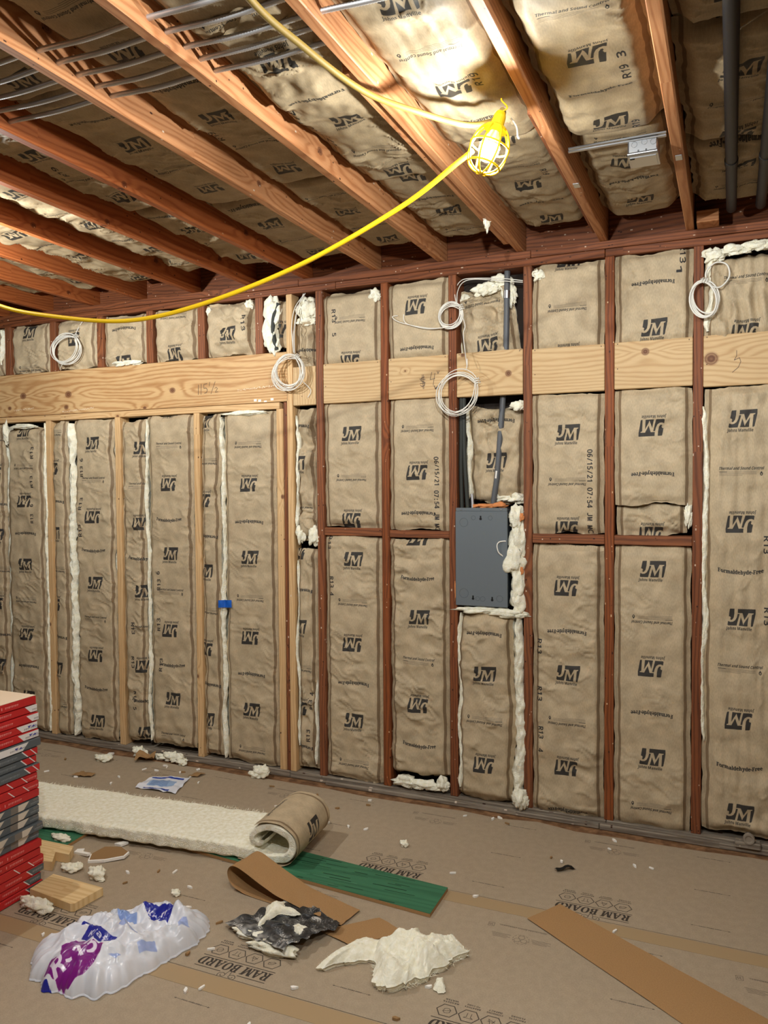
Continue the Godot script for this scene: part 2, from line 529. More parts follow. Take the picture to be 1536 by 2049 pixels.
func ceiling_batt(label: String, x0: float, x1: float, z0: float, z1: float, up: float, o := {}) -> Node3D:
	var w := x1 - x0
	var h := z1 - z0
	var t := thing("ceiling_batt", label, "insulation", Vector3((x0 + x1) * 0.5, o.get("y", 3.035), z0), Vector3(PI / 2 , 0, 0), "paper-faced batts between the ceiling joists")
	t.rotation.x = PI / 2 + o.get("sag", 0.0)
	var sd := x0 * 17.1 + z0 * 3.3 + 90.0
	var m := []
	for q in o.get("marks", []): m.append([q[0] - (x0 + x1) * 0.5, q[1] - z0, q[2], q[3], q[4]])
	var oo := {"edge": -0.022, "tuck": 0.07, "wav": 0.008, "top": 0.03, "bot": 0.03, "lie": 0.8, "ragged": 0.02}
	oo.merge(o, true)
	obj("kraft_facing", facing_mesh(w, h, o.get("bulge", 0.02), o.get("amp", 0.007) * 0.6, sd, oo), batt_material(w, h, up - z0, o.get("inv", true), m, o.get("shift", 0.0), Color(0.86, 0.85, 0.83)), t)  # tint darkens the ceiling paper, standing in for shade between the joists
	obj("fiberglass_body", fibre_body(w - 0.01, h - 0.02, 0.05, -0.04, sd), M.fibre, t, Vector3(0, 0.01, 0))
	for s in o.get("strips", []):
		var pts := []
		for k in 9:
			var zz := lerpf(s[3], s[4], k / 8.0)
			pts.append(Vector3(s[0] - (x0 + x1) * 0.5 + 0.01 * nz.get_noise_2d(zz * 3.0, s[0] * 9.0), zz - z0, s[1]))
		obj("fiberglass_edge", fibre_strip(pts, s[2], s[0] * 31.0), M.fibre, t)
	return t

# ---------------------------------------------------------------- materials
func flat(c: Color, rough := 0.7, metal := 0.0, spec := 0.4) -> StandardMaterial3D:
	var m := StandardMaterial3D.new()
	m.albedo_color = c; m.roughness = rough; m.metallic = metal; m.metallic_specular = spec
	return m

# sawn wood: w x h pixels, mpp metres per pixel, knots = [x, y, r] in metres
func wood_image(w: int, h: int, mpp: float, light: Color, dark: Color, sd: float, freq: float, knots := [], specks := 0) -> Image:
	var a := PackedByteArray()
	a.resize(w * h * 4)
	for y in h:
		var ym := y * mpp
		for x in w:
			var xm := x * mpp
			var q := ym * freq + 1.1 * nz.get_noise_2d(xm * 1.1 + sd, ym * 7.0) + 0.12 * nz.get_noise_2d(xm * 6.0, ym * 40.0 + sd)
			var kn := 0.0
			for k in knots:
				var dx: float = (xm - k[0]) / 2.6
				var dy: float = ym - k[1]
				var d2 := dx * dx + dy * dy
				var r: float = k[2]
				q += 2.2 * exp(-d2 / (r * r * 9.0)) * (1.0 if dy > 0.0 else -1.0)
				var dd: float = ((xm - k[0]) * (xm - k[0]) * 0.6 + dy * dy) / (r * r)
				if dd < 1.6: kn = maxf(kn, clampf(1.6 - dd, 0.0, 1.0) * (0.75 + 0.25 * sin(dd * 9.0)))
			var ring := 0.5 + 0.5 * sin(q * TAU)
			ring = pow(ring, 2.2) * 0.75 + 0.18 * nz.get_noise_2d(xm * 14.0, ym * 420.0 + sd) + 0.12 + 0.22 * nf.get_noise_2d(xm * 2.0 - sd, ym * 6.0)
			var c := light.lerp(dark, clampf(ring, 0.0, 1.0))
			if kn > 0.0: c = c.lerp(Color8(96, 58, 40), kn * 0.9)
			var i := (y * w + x) * 4
			a[i] = c.r8; a[i + 1] = c.g8; a[i + 2] = c.b8; a[i + 3] = 255
	var im := Image.create_from_data(w, h, false, Image.FORMAT_RGBA8, a)
	rng.seed = int(sd * 10.0) + 77
	for k in specks:
		var s := rng.randi_range(1, 3)
		im.fill_rect(Rect2i(rng.randi_range(0, w - 8), rng.randi_range(0, h - 8), s + rng.randi_range(0, 3), s), Color8(214, 196, 176) if rng.randf() < 0.55 else Color8(60, 36, 26))
	return im

func wood(im: Image, rough := 0.6) -> StandardMaterial3D:
	var m := StandardMaterial3D.new()
	m.albedo_texture = ImageTexture.create_from_image(im)
	m.roughness = rough
	m.metallic_specular = 0.35
	return m

func noise_tex(freq: float, sd: int, lo: Color, hi: Color, size := 256) -> NoiseTexture2D:
	var n := FastNoiseLite.new()
	n.seed = sd; n.frequency = freq; n.fractal_octaves = 4
	var t := NoiseTexture2D.new()
	t.width = size; t.height = size; t.seamless = true; t.noise = n
	var g := Gradient.new()
	g.set_color(0, lo); g.set_color(1, hi)
	t.color_ramp = g
	return t

func make_materials() -> void:
	M.stud = wood(wood_image(1024, 128, 0.002, Color8(142, 86, 54), Color8(98, 58, 38), 3.0, 50.0, [[0.9, 0.03, 0.01]], 110))
	M.stud_b = M.stud.duplicate()
	M.stud_b.albedo_color = Color(0.93, 0.9, 0.88)
	M.stud_c = M.stud.duplicate()
	M.stud_c.albedo_color = Color(1.0, 0.92, 0.8)
	M.joist = wood(wood_image(1024, 128, 0.002, Color8(196, 140, 96), Color8(164, 106, 66), 8.0, 44.0, [[0.7, 0.12, 0.014], [1.6, 0.06, 0.012]], 40))
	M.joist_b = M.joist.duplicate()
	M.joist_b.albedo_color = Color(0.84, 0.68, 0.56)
	M.pale = wood(wood_image(1024, 128, 0.002, Color8(218, 182, 134), Color8(194, 152, 104), 14.0, 55.0, [[0.5, 0.1, 0.009], [1.3, 0.16, 0.01]], 20))
	M.offcut = wood(wood_image(512, 128, 0.002, Color8(230, 202, 152), Color8(212, 176, 122), 71.0, 40.0, [], 0))
	M.grey_wood = wood(wood_image(512, 64, 0.004, Color8(150, 138, 122), Color8(104, 92, 80), 21.0, 40.0, [], 60), 0.85)
	M.deck = flat(Color8(92, 66, 48), 0.9)
	M.sheath = flat(Color8(46, 38, 34), 0.95)
	M.ply = flat(Color8(158, 120, 86), 0.9)
	M.ply.albedo_texture = noise_tex(0.03, 4, Color8(150, 140, 130), Color8(255, 250, 245))
	M.ply.uv1_triplanar = true
	M.ply.uv1_scale = Vector3(2, 2, 2)
	M.fibre = flat(Color8(255, 253, 241), 1.0, 0.0, 0.1)
	M.fibre.albedo_texture = noise_tex(0.03, 9, Color8(228, 222, 200), Color8(255, 255, 255))
	M.fibre.heightmap_enabled = true
	M.fibre.heightmap_scale = 0.22
	M.fibre.heightmap_texture = noise_tex(0.09, 31, Color.BLACK, Color.WHITE)
	M.fibre.uv1_triplanar = true
	M.fibre.uv1_scale = Vector3(5, 5, 5)
	M.plaster = flat(Color8(98, 82, 64), 0.95)
	M.white = flat(Color8(232, 228, 220), 0.55)
	M.wire = flat(Color8(228, 224, 214), 0.42)
	M.yellow = flat(Color8(240, 196, 28), 0.45)
	M.olive = flat(Color8(140, 116, 50), 0.6)  # yellow cord in shade: the darkening is put into the colour
	M.steel = flat(Color8(176, 178, 182), 0.32, 1.0)
	M.mc_cable = flat(Color8(196, 196, 198), 0.45, 0.85)
	M.grey_pipe = flat(Color8(92, 94, 98), 0.5, 0.2)
	M.flex = flat(Color8(52, 54, 50), 0.6)
	M.black_pipe = flat(Color8(30, 29, 32), 0.5)
	M.panel = flat(Color8(106, 113, 118), 0.42)
	M.panel_dark = flat(Color8(84, 91, 96), 0.45)
	M.black = flat(Color8(14, 13, 13), 0.6)
	M.orange = flat(Color8(214, 138, 84), 0.85)
	M.tape_blue = flat(Color8(24, 92, 190), 0.55)
	M.kraft_brown = flat(Color8(172, 134, 90), 0.8)
	M.kraft_brown.albedo_texture = noise_tex(0.2, 12, Color8(232, 228, 224), Color8(255, 255, 255))
	M.kraft_brown.uv1_triplanar = true
	M.kraft_brown.uv1_scale = Vector3(3, 3, 3)
	M.seam = flat(Color8(166, 141, 106), 0.6)
	M.drywall = flat(Color8(240, 236, 228), 0.9)
	M.brown_face = flat(Color8(150, 116, 76), 0.9)

# ---------------------------------------------------------------- lamps
func lamp(at: Vector3, axis: Vector3, label: String, energy: float) -> void:
	var t := thing("work_light", label, "lamp", at)
	var y := -axis.normalized()
	var x := y.cross(Vector3(0, 0, 1)).normalized()
	t.basis = Basis(x, y, x.cross(y))
	# own frame: y = 0 is the middle of the bulb, socket above
	var st := begin()
	lathe(st, [Vector2(0.0, 0.105), Vector2(0.014, 0.103), Vector2(0.019, 0.09), Vector2(0.021, 0.062), Vector2(0.035, 0.054), Vector2(0.036, 0.046), Vector2(0.018, 0.042), Vector2(0.0, 0.04)], 20)
	obj("socket", st.commit(), M.yellow, t)
	st = begin()
	lathe(st, [Vector2(0.0, -0.052), Vector2(0.014, -0.049), Vector2(0.026, -0.038), Vector2(0.032, -0.018), Vector2(0.0315, -0.004), Vector2(0.0, -0.004)], 20)
	var hs := begin()
	lathe(hs, [Vector2(0.0, 0.044), Vector2(0.014, 0.042), Vector2(0.018, 0.03), Vector2(0.027, 0.012), Vector2(0.0325, -0.003), Vector2(0.0, -0.003)], 20)
	obj("bulb_base", hs.commit(), M.white, t)
	var glow := flat(Color(1, 1, 1), 0.5)
	glow.emission_enabled = true
	glow.emission = Color(1.0, 0.96, 0.86)
	glow.emission_energy_multiplier = 9.0
	obj("bulb", st.commit(), glow, t)
	var cage := [Vector2(0.028, 0.056), Vector2(0.046, 0.035), Vector2(0.06, 0.0), Vector2(0.062, -0.03), Vector2(0.05, -0.065), Vector2(0.026, -0.084), Vector2(0.0, -0.089)]
	for k in 8:
		var a := TAU * k / 8.0
		var pts := []
		for c in cage: pts.append(Vector3(c.x * cos(a), c.y, c.x * sin(a)))
		obj("cage_rib", tube_mesh(pts, 0.0032, 5, 6), M.yellow, t)
	for c in [Vector2(0.0605, -0.005), Vector2(0.05, -0.065), Vector2(0.03, 0.054)]:
		var pts := []
		for k in 25: pts.append(Vector3(c.x * cos(TAU * k / 24.0), c.y, c.x * sin(TAU * k / 24.0)))
		obj("cage_ring", tube_mesh(pts, 0.0032, 1, 6), M.yellow, t)
	var hook := []
	for k in 9: hook.append(Vector3(0.014 * sin(k * 0.6), 0.105 + 0.005 * k, 0.0))
	obj("hook", tube_mesh(hook, 0.0025, 3, 6), M.yellow, t)
	var l := OmniLight3D.new()
	l.name = "bulb_light"
	l.light_color = LIGHT
	l.light_energy = energy
	l.omni_range = 14.0
	l.omni_attenuation = 2.0
	l.light_size = 0.02
	l.shadow_enabled = true
	t.add_child(l, true)
	l.position = Vector3(0, -0.026, 0)

func _ready() -> void:
	# ------------------------------------------------ camera, sky, exposure
	var cam := Camera3D.new()
	cam.name = "camera"
	cam.fov = 65.3726
	cam.near = 0.05
	cam.position = Vector3(0, 1.73014, 4.08649)
	cam.rotation = Vector3(-0.0317047, 0.410468, -0.0069867)
	add_child(cam)
	cam.current = true
	var we := WorldEnvironment.new()
	we.name = "world"
	var env := Environment.new()
	env.background_mode = Environment.BG_COLOR
	env.background_color = Color(0.02, 0.02, 0.025)
	env.ambient_light_source = Environment.AMBIENT_SOURCE_DISABLED
	env.tonemap_mode = Environment.TONE_MAPPER_LINEAR
	env.tonemap_exposure = 1.0
	env.sdfgi_enabled = true
	env.ssao_enabled = true
	env.ssil_enabled = true
	we.environment = env
	add_child(we)

	nz.noise_type = FastNoiseLite.TYPE_SIMPLEX_SMOOTH; nz.fractal_type = FastNoiseLite.FRACTAL_NONE; nz.frequency = 1.0; nz.seed = 7
	nf.noise_type = FastNoiseLite.TYPE_SIMPLEX_SMOOTH; nf.fractal_octaves = 3; nf.frequency = 1.0; nf.seed = 19
	nc.noise_type = FastNoiseLite.TYPE_CELLULAR; nc.fractal_type = FastNoiseLite.FRACTAL_NONE; nc.frequency = 1.0; nc.seed = 23
	nc.cellular_return_type = FastNoiseLite.RETURN_DISTANCE
	make_materials()
	make_stamps()
	make_kraft()

	# the string of work lights: the one in view, its neighbours along the cord, and an added unseen fill
	lamp(Vector3(-0.682, 2.772, 1.685), Vector3(-0.32, -1.0, 0.12), "glowing work light in a yellow plastic cage hanging from a ceiling joist", LAMP_A)
	lamp(Vector3(-3.25, 2.78, 1.62), Vector3(0.05, -1.0, 0.0), "caged work light further left along the yellow cord, out of the frame", LAMP_B)
	lamp(Vector3(-0.8, 2.92, 3.45), Vector3(0.1, -1.0, 0.0), "caged work light hanging behind the camera on the shaded yellow cord", LAMP_C)
	lamp(Vector3(0.83, 2.92, 3.3), Vector3(-0.1, -1.0, 0.0), "added unseen fill light in a cage behind the camera near the right wall", FILL_D)

	build_shell()
	build_wall_frame()
	build_ceiling_frame()
	build_floor()
	build_wall_batts()
	build_ceiling_batts()
	build_services()
	build_ceiling_services()
	build_floor_things()
	build_debris()


# ---------------------------------------------------------------- the setting
const STUDS := [-6.225, -5.82, -5.415, -5.01, -4.628, -4.212, -3.80, -3.394, -2.997, -2.581]
const STUDS_R := [-2.178, -1.7695, -1.373, -0.9665, -0.5565, -0.148, 0.262, 0.668, 1.075, 1.48]
const JOISTS := [-5.91, -5.5, -5.09, -4.68, -4.27, -3.86, -3.47, -3.05, -2.645, -2.262, -1.826, -1.437, -1.006, -0.588, -0.187, 0.222, 0.63, 1.04, 1.45]

func build_shell() -> void:
	for s in [["wall_left", Vector3(-6.45, 0, -0.26), Vector3(-6.3, 3.12, 7.6), "plain wall at the far left of the room, outside the frame"], ["wall_right", Vector3(1.7, 0, -0.26), Vector3(1.85, 3.12, 7.6), "plain wall on the right of the room, outside the frame"], ["wall_front", Vector3(-6.45, 0, 7.5), Vector3(1.85, 3.12, 7.65), "plain wall behind the camera, outside the frame"]]:
		var o := board(s[0], s[1], s[2], M.plaster)
		tag(o, s[3], "wall", "", "structure")
	wall_back = thing("wall_back", "open stud wall of old red-brown studs, pale new studs and pale nailing boards", "wall", Vector3.ZERO, Vector3.ZERO, "", "structure")
	ceiling = thing("ceiling", "open ceiling of orange-brown joists running to the stud wall under a dark deck", "ceiling", Vector3.ZERO, Vector3.ZERO, "", "structure")
	floor_root = thing("floor", "floor covered with printed brown protection paper, taped at the seams", "floor", Vector3.ZERO, Vector3.ZERO, "", "structure")
	board("sheathing", Vector3(-6.45, -0.1, -0.26), Vector3(1.85, 3.12, -0.14), M.sheath, wall_back)
	board("roof_deck", Vector3(-6.45, 3.12, -0.26), Vector3(1.85, 3.22, 7.65), M.deck, ceiling)
	board("subfloor", Vector3(-6.45, -0.12, -0.26), Vector3(1.85, 0.0, 7.65), M.ply, floor_root)

func build_wall_frame() -> void:
	# old top plates, in lengths that butt over a stud
	for p in [[-6.3, -3.82, 0.0], [-3.818, -2.07, 0.0], [-2.068, -0.58, 0.001], [-0.578, 1.7, -0.001]]:
		board("top_plate", Vector3(p[0], 2.857, -0.14), Vector3(p[1], 2.895, p[2]), M.stud_b, wall_back)
	for p in [[-6.3, -2.31], [-2.308, -0.95], [-0.948, 1.7]]:
		board("top_plate", Vector3(p[0], 2.8965, -0.14), Vector3(p[1], 2.9345, 0.003), M.stud_b, wall_back)
	for p in [[-6.3, -2.4], [-2.398, -0.57], [-0.568, 1.7]]:
		board("bottom_plate", Vector3(p[0], 0.001, -0.14), Vector3(p[1], 0.042, 0.004), M.grey_wood, wall_back, 0.004)
	board("ledger_strip", Vector3(-2.15, 0.001, 0.004), Vector3(-0.6, 0.026, 0.03), M.grey_wood, wall_back, 0.004)
	board("ledger_strip", Vector3(-0.597, 0.001, 0.004), Vector3(1.7, 0.03, 0.034), M.grey_wood, wall_back, 0.004)
	# old studs: whole on the right, cut short over the long header on the left
	for x in STUDS_R:
		board("stud", Vector3(x - 0.022, 0.042, -0.14), Vector3(x + 0.022, 2.857, 0.0), [M.stud, M.stud_b, M.stud_c][int(absf(x) * 10.0) % 3], wall_back)
	for x in STUDS:
		board("cripple_stud", Vector3(x - 0.026, 2.525, -0.14), Vector3(x + 0.026, 2.857, 0.0), M.stud, wall_back)
	# new pale framing under the header
	var bi := wood_image(1180, 150, 0.002, Color8(208, 172, 124), Color8(172, 126, 80), 41.0, 40.0, [[0.66, 0.13, 0.02], [0.64, 0.215, 0.014], [1.52, 0.15, 0.016], [1.3, 0.25, 0.01], [0.12, 0.2, 0.012], [0.25, 0.12, 0.02]], 0)
	var c := Canvas.new(300, 60)
	c.stroke(V2([20, 12, 19, 42]), 1.6); c.stroke(V2([30, 10, 29, 42]), 1.6)
	c.stroke(V2([52, 10, 40, 12, 40, 24, 48, 23, 53, 29, 50, 37, 42, 39]), 1.6)
	c.stroke(V2([62, 6, 60, 18]), 1.4); c.stroke(V2([82, 6, 66, 42]), 1.4)
	c.stroke(V2([80, 26, 86, 23, 90, 27, 82, 38, 92, 37]), 1.4)
	blend(bi, c.done(Color8(60, 50, 46), 0.85), 990, 82)
	for q in [[300, 122, 70], [80, 108, 46], [1000, 88, 120]]:
		for k in q[2]:
			bi.fill_rect(Rect2i(q[0] + k * 2 + rng.randi_range(-3, 3), q[1] + rng.randi_range(-2, 2) - k / 9, 3, 1), Color8(240, 228, 208))
	for q in [[1060, 118], [1075, 120], [1180 - 85, 124], [1118, 118]]:
		bi.fill_rect(Rect2i(q[0], q[1], 10, 7), Color8(240, 232, 220))
	var hb := board("header_beam", Vector3(-6.3, 2.234, -0.10), Vector3(-4.74, 2.525, 0.0), M.pale, wall_back)
	hb.set_meta("label", "outer length of the pale header beam")
	var bm := begin()
	lumber(bm, Vector3(2.35, 0.29, 0.1), Vector3.ZERO, 0.003, Vector2(0.5, 0.5), Vector2(1.0 / 2.36, -1.0 / 0.3))
	var beam := obj("header_beam", bm.commit(), wood(bi), wall_back, Vector3(-3.562, 2.38, -0.05))
	beam.set_meta("label", "long pale pine header beam with knots and pencilled measurement")
	board("pale_plate", Vector3(-6.3, 2.194, -0.09), Vector3(-2.445, 2.232, 0.002), M.pale, wall_back)
	for x in [-6.12, -5.51, -4.9, -4.268, -3.667, -3.042, -2.446]:
		board("pale_stud", Vector3(x - 0.0225, 0.042, -0.09), Vector3(x + 0.0225, 2.194, 0.0), M.pale, wall_back)
	board("trimmer_stud", Vector3(-2.421, 0.042, -0.10), Vector3(-2.397, 2.232, -0.004), M.stud, wall_back)
	board("pale_stud", Vector3(-2.395, 0.042, -0.09), Vector3(-2.357, 2.857, 0.0), M.pale, wall_back)
	# nailing boards let in between the studs
	var nb := [[-2.352, -2.202, 2.43, 2.207, 0], [-2.152, -1.794, 2.435, 2.21, 1], [-1.745, -1.397, 2.437, 2.212, 2], [-1.349, -0.991, 2.438, 2.205, 3], [-0.943, -0.58, 2.43, 2.2, 4], [-0.533, -0.172, 2.431, 2.202, 5], [-0.125, 0.238, 2.432, 2.192, 6], [0.286, 0.644, 2.432, 2.195, 7]]
	for q in nb:
		var w: float = q[1] - q[0]
		var h: float = q[2] - q[3]
		var kn: Array = [[], [], [[0.1, 0.07, 0.004]], [[0.035, 0.02, 0.009], [0.28, 0.11, 0.012], [0.345, 0.01, 0.008]], [], [[0.145, 0.055, 0.013]], [[0.035, 0.1, 0.022]], []][q[4]]
		var im := wood_image(int(w * 800), int(h * 800), 0.00125, Color8(208, 178, 134), Color8(186, 150, 106), 60.0 + q[4] * 9.0, 62.0, kn)
		var W := im.get_width()
		var H := im.get_height()
		for s in [[12, 14], [12, H - 20], [W - 16, 16], [W - 16, H - 22], [12, H / 2]]:
			im.fill_rect(Rect2i(s[0], s[1], 3, 3), Color8(52, 36, 28))
		if q[4] == 2:
			c = Canvas.new(150, 110)
			c.stroke(V2([44, 18, 30, 22, 28, 30, 44, 36, 46, 46, 34, 50, 26, 46]), 2.0); c.stroke(V2([34, 10, 38, 58]), 1.8); c.stroke(V2([40, 10, 42, 58]), 1.8)
			c.stroke(V2([22, 24, 48, 26]), 1.6); c.stroke(V2([24, 40, 50, 38]), 1.6)
			c.stroke(V2([78, 4, 70, 28, 92, 26]), 1.8); c.stroke(V2([92, 8, 84, 48]), 1.8)
			c.stroke(V2([102, 0, 106, 10, 122, -18]), 1.8)
			c.stroke(V2([88, 50, 96, 62, 122, 34]), 2.6); c.stroke(V2([92, 60, 120, 44]), 2.2)
			blend(im, c.done(Color8(54, 44, 44), 0.9), W * 0.72, H * 0.66)
		elif q[4] == 6:
			c = Canvas.new(60, 80)
			c.stroke(V2([24, 6, 24, 22, 16, 34, 34, 28, 38, 40, 30, 56, 10, 70]), 1.5)
			blend(im, c.done(Color8(60, 48, 44), 0.9), W * 0.42, H * 0.5)
		var st := begin()
		lumber(st, Vector3(w, h, 0.038), Vector3.ZERO, 0.003, Vector2(0.5, 0.5), Vector2(1.0 / (w + 0.004), -1.0 / (h + 0.06)))
		obj("nailing_board", st.commit(), wood(im), wall_back, Vector3((q[0] + q[1]) * 0.5, (q[2] + q[3]) * 0.5, -0.017))
	# fire blocks
	for q in [[-2.155, -1.793, 1.497, 1.452], [-1.746, -1.396, 1.488, 1.448], [-0.943, -0.58, 1.482, 1.434], [-0.533, -0.171, 1.481, 1.434], [0.286, 0.644, 1.48, 1.434]]:
		board("fire_block", Vector3(q[0], q[3], -0.12), Vector3(q[1], q[2], -0.002), M.stud, wall_back)

func build_ceiling_frame() -> void:
	for i in JOISTS.size():
		var x: float = JOISTS[i]
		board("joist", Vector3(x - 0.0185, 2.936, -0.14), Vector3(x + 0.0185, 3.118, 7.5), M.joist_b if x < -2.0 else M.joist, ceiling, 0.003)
		if i + 1 < JOISTS.size():
			board("blocking", Vector3(x + 0.02, 2.938, -0.09), Vector3(JOISTS[i + 1] - 0.02, 3.11, -0.05), M.stud_b, ceiling)
	# shorter pieces nailed to the side of two joists
	board("sister_piece", Vector3(-1.0655, 2.95, 0.1), Vector3(-1.026, 3.07, 1.93), M.joist, ceiling)
	board("sister_piece", Vector3(-0.631, 2.965, 0.05), Vector3(-0.608, 3.08, 1.42), M.stud, ceiling)
	board("cripple_block", Vector3(-0.155, 2.9355, -0.03), Vector3(-0.06, 2.99, 0.1), M.joist, ceiling)

func build_floor() -> void:
	# one repeat of the printed paper, 0.893 m across and 0.885 m along
	var N := 1024
	var a := PackedByteArray()
	a.resize(N * N * 4)
	rng.seed = 11
	for y in N:
		for x in N:
			var t := 1.0 + 0.03 * nz.get_noise_2d(x * 0.11, y * 0.11) + 0.02 * nz.get_noise_2d(x * 0.02, y * 0.02) + rng.randf_range(-0.045, 0.045)
			var i := (y * N + x) * 4
			a[i] = clampi(int(166 * t), 0, 255); a[i + 1] = clampi(int(149 * t), 0, 255); a[i + 2] = clampi(int(126 * t), 0, 255); a[i + 3] = 255
	var im := Image.create_from_data(N, N, false, Image.FORMAT_RGBA8, a)
	var K := 1150.0
	# the big mark, drawn upright, then turned to face away from the wall
	var c := Canvas.new(380, 300)
	var mid := 190.0
	c.line(Vector2(22, 70), Vector2(150, 70), 4); c.line(Vector2(232, 70), Vector2(358, 70), 4)
	for s in [-1, 1]:
		var pts := []
		for k in 22:
			var r := 26.0 - k * 0.95
			pts.append(Vector2(mid + s * (22 + r * cos(k * 0.42 - 2.2) * 0.9), 52 + r * sin(k * 0.42 - 2.2) * 0.8))
		c.stroke(pts, 2.6)
	c.stroke(V2([180, 60, 184, 84, 190, 92, 196, 84, 200, 60]), 2.4)
	put_text(c, "RAM BOARD", Vector2(mid, 110), 336, 74, "Droid Serif", 900, 0.12)
	put_text(c, "RAM BOARD", Vector2(mid + 1.5, 110), 336, 74, "Droid Serif", 900, 0.12)
	c.line(Vector2(16, 146), Vector2(364, 146), 4)
	for k in 4:
		var cx := 62.0 + k * 86.0
		var hx := []
		for j in 6: hx.append(Vector2(cx + 40 * cos(TAU * j / 6.0), 198 + 38 * sin(TAU * j / 6.0)))
		c.stroke(hx, 3.6, true)
		if k == 0: c.stroke(V2([cx - 16, 206, cx - 4, 190, cx + 14, 188, cx + 16, 200, cx - 2, 210, cx - 16, 206, cx + 2, 196, cx + 16, 200]), 2.0)
		elif k == 1: c.stroke(V2([cx - 12, 212, cx, 180, cx + 12, 212, cx - 14, 200, cx + 14, 200]), 2.0)
		elif k == 2: c.stroke(V2([cx - 8, 214, cx - 8, 192, cx - 18, 186, cx + 18, 186, cx + 8, 192, cx + 8, 214]), 2.2)
		else: c.stroke(V2([cx - 14, 204, cx - 12, 188, cx + 4, 182, cx + 14, 192, cx + 10, 208, cx - 4, 212, cx - 14, 204, cx, 196, cx + 14, 192]), 2.0)
		put_text(c, ["PROTECTS", "CUSHIONS", "BREATHES", "RESISTS"][k], Vector2(cx, 250), 62, 12, "Droid Sans", 800)
		put_text(c, ["FLOORS", "IMPACT", "TO CURE", "WATER"][k], Vector2(cx, 264), 52, 12, "Droid Sans", 800)
	var big := c.done(Color8(50, 44, 40), 0.88)
	big.rotate_180()
	blend(im, big, 512, (0.79 / 0.885) * N)
	# small print
	c = Canvas.new(330, 150)
	c.stroke(V2([14, 16, 40, 14, 42, 44, 16, 46]), 2.0, true)
	put_text(c, "UL", Vector2(28, 30), 18, 22)
	c.line(Vector2(62, 16), Vector2(280, 14), 2.2)
	put_text(c, "TEMPORARY FLOOR PROTECTION", Vector2(170, 20), 210, 11, "Droid Sans", 700)
	for s in [92, 268]:
		for j in 4:
			c.line(Vector2(s - 46 + j * 4, 88 + j * 9), Vector2(s + 40 - (j % 2) * 14, 88 + j * 9), 2.4)
	for k in 3:
		var an := TAU * k / 3.0 - PI / 2
		var cc := Vector2(180, 104) + Vector2(cos(an), sin(an)) * 17.0
		var hx := []
		for j in 6: hx.append(cc + Vector2(cos(TAU * j / 6.0), sin(TAU * j / 6.0)) * 15.0)
		c.stroke(hx, 2.0, true)
	for k in 12:
		var an := TAU * k / 12.0
		c.line(Vector2(180, 104) + Vector2(cos(an), sin(an)) * 36.0, Vector2(180, 104) + Vector2(cos(an + 0.3), sin(an + 0.3)) * 36.0, 2.0)
	blend(im, c.done(Color8(62, 55, 50), 0.6), 510, 0.225 / 0.885 * N)
	c = Canvas.new(170, 16)
	c.line(Vector2(8, 8), Vector2(160, 8), 1.8)
	c.poly(V2([2, 8, 12, 4, 12, 12])); c.poly(V2([168, 8, 158, 4, 158, 12]))
	put_text(c, "PEEL THIS SIDE", Vector2(84, 8), 90, 9)
	var arrow := c.done(Color8(62, 55, 50), 0.75)
	for z in [0.155, 0.478, 0.775]:
		blend(im, arrow, N * 0.997 - 1 , z / 0.885 * N)
		blend(im, arrow, -3, z / 0.885 * N)
	var pm := StandardMaterial3D.new()
	pm.albedo_texture = ImageTexture.create_from_image(im)
	pm.roughness = 0.7
	pm.metallic_specular = 0.3
	var cx0 := [-1.40, -0.735, -1.2, -0.4, -1.0, -0.3, -0.8, -0.1]
	for r in 8:
		var z0 := 0.012 + r * 0.887
		var zs := z0 + (0.075 if r == 0 else 0.0)
		var z1 := z0 + 0.885
		var st := begin()
		var n := 40
		for k in n:
			var xa := lerpf(-6.3, 1.7, float(k) / n)
			var xb := lerpf(-6.3, 1.7, float(k + 1) / n)
			var za := zs + (0.025 * nz.get_noise_2d(xa * 4.0, 1.0) if r == 0 else 0.0)
			var zb := zs + (0.025 * nz.get_noise_2d(xb * 4.0, 1.0) if r == 0 else 0.0)
			var f := func(x: float, z: float) -> Vector2: return Vector2((x - cx0[r]) / 0.893 + 0.5, (z - z0) / 0.885)
			quad(st, Vector3(xa, 0.004, za), Vector3(xb, 0.004, zb), Vector3(xb, 0.004, z1), Vector3(xa, 0.004, z1), Vector3.UP, f.call(xa, za), f.call(xb, zb), f.call(xb, z1), f.call(xa, z1))
			quad(st, Vector3(xa, 0.0005, za), Vector3(xb, 0.0005, zb), Vector3(xb, 0.004, zb), Vector3(xa, 0.004, za), Vector3(0, 0, -1), f.call(xa, za), f.call(xb, zb), f.call(xb, za), f.call(xa, za))
		obj("paper_sheet", st.commit(), pm, floor_root)
	for q in [[0.905, 0.985], [1.79, 1.875], [2.675, 2.76], [3.56, 3.64]]:
		board("seam_tape", Vector3(-6.3, 0.0042, q[0]), Vector3(1.7, 0.005, q[1]), M.seam, floor_root, 0.0003)

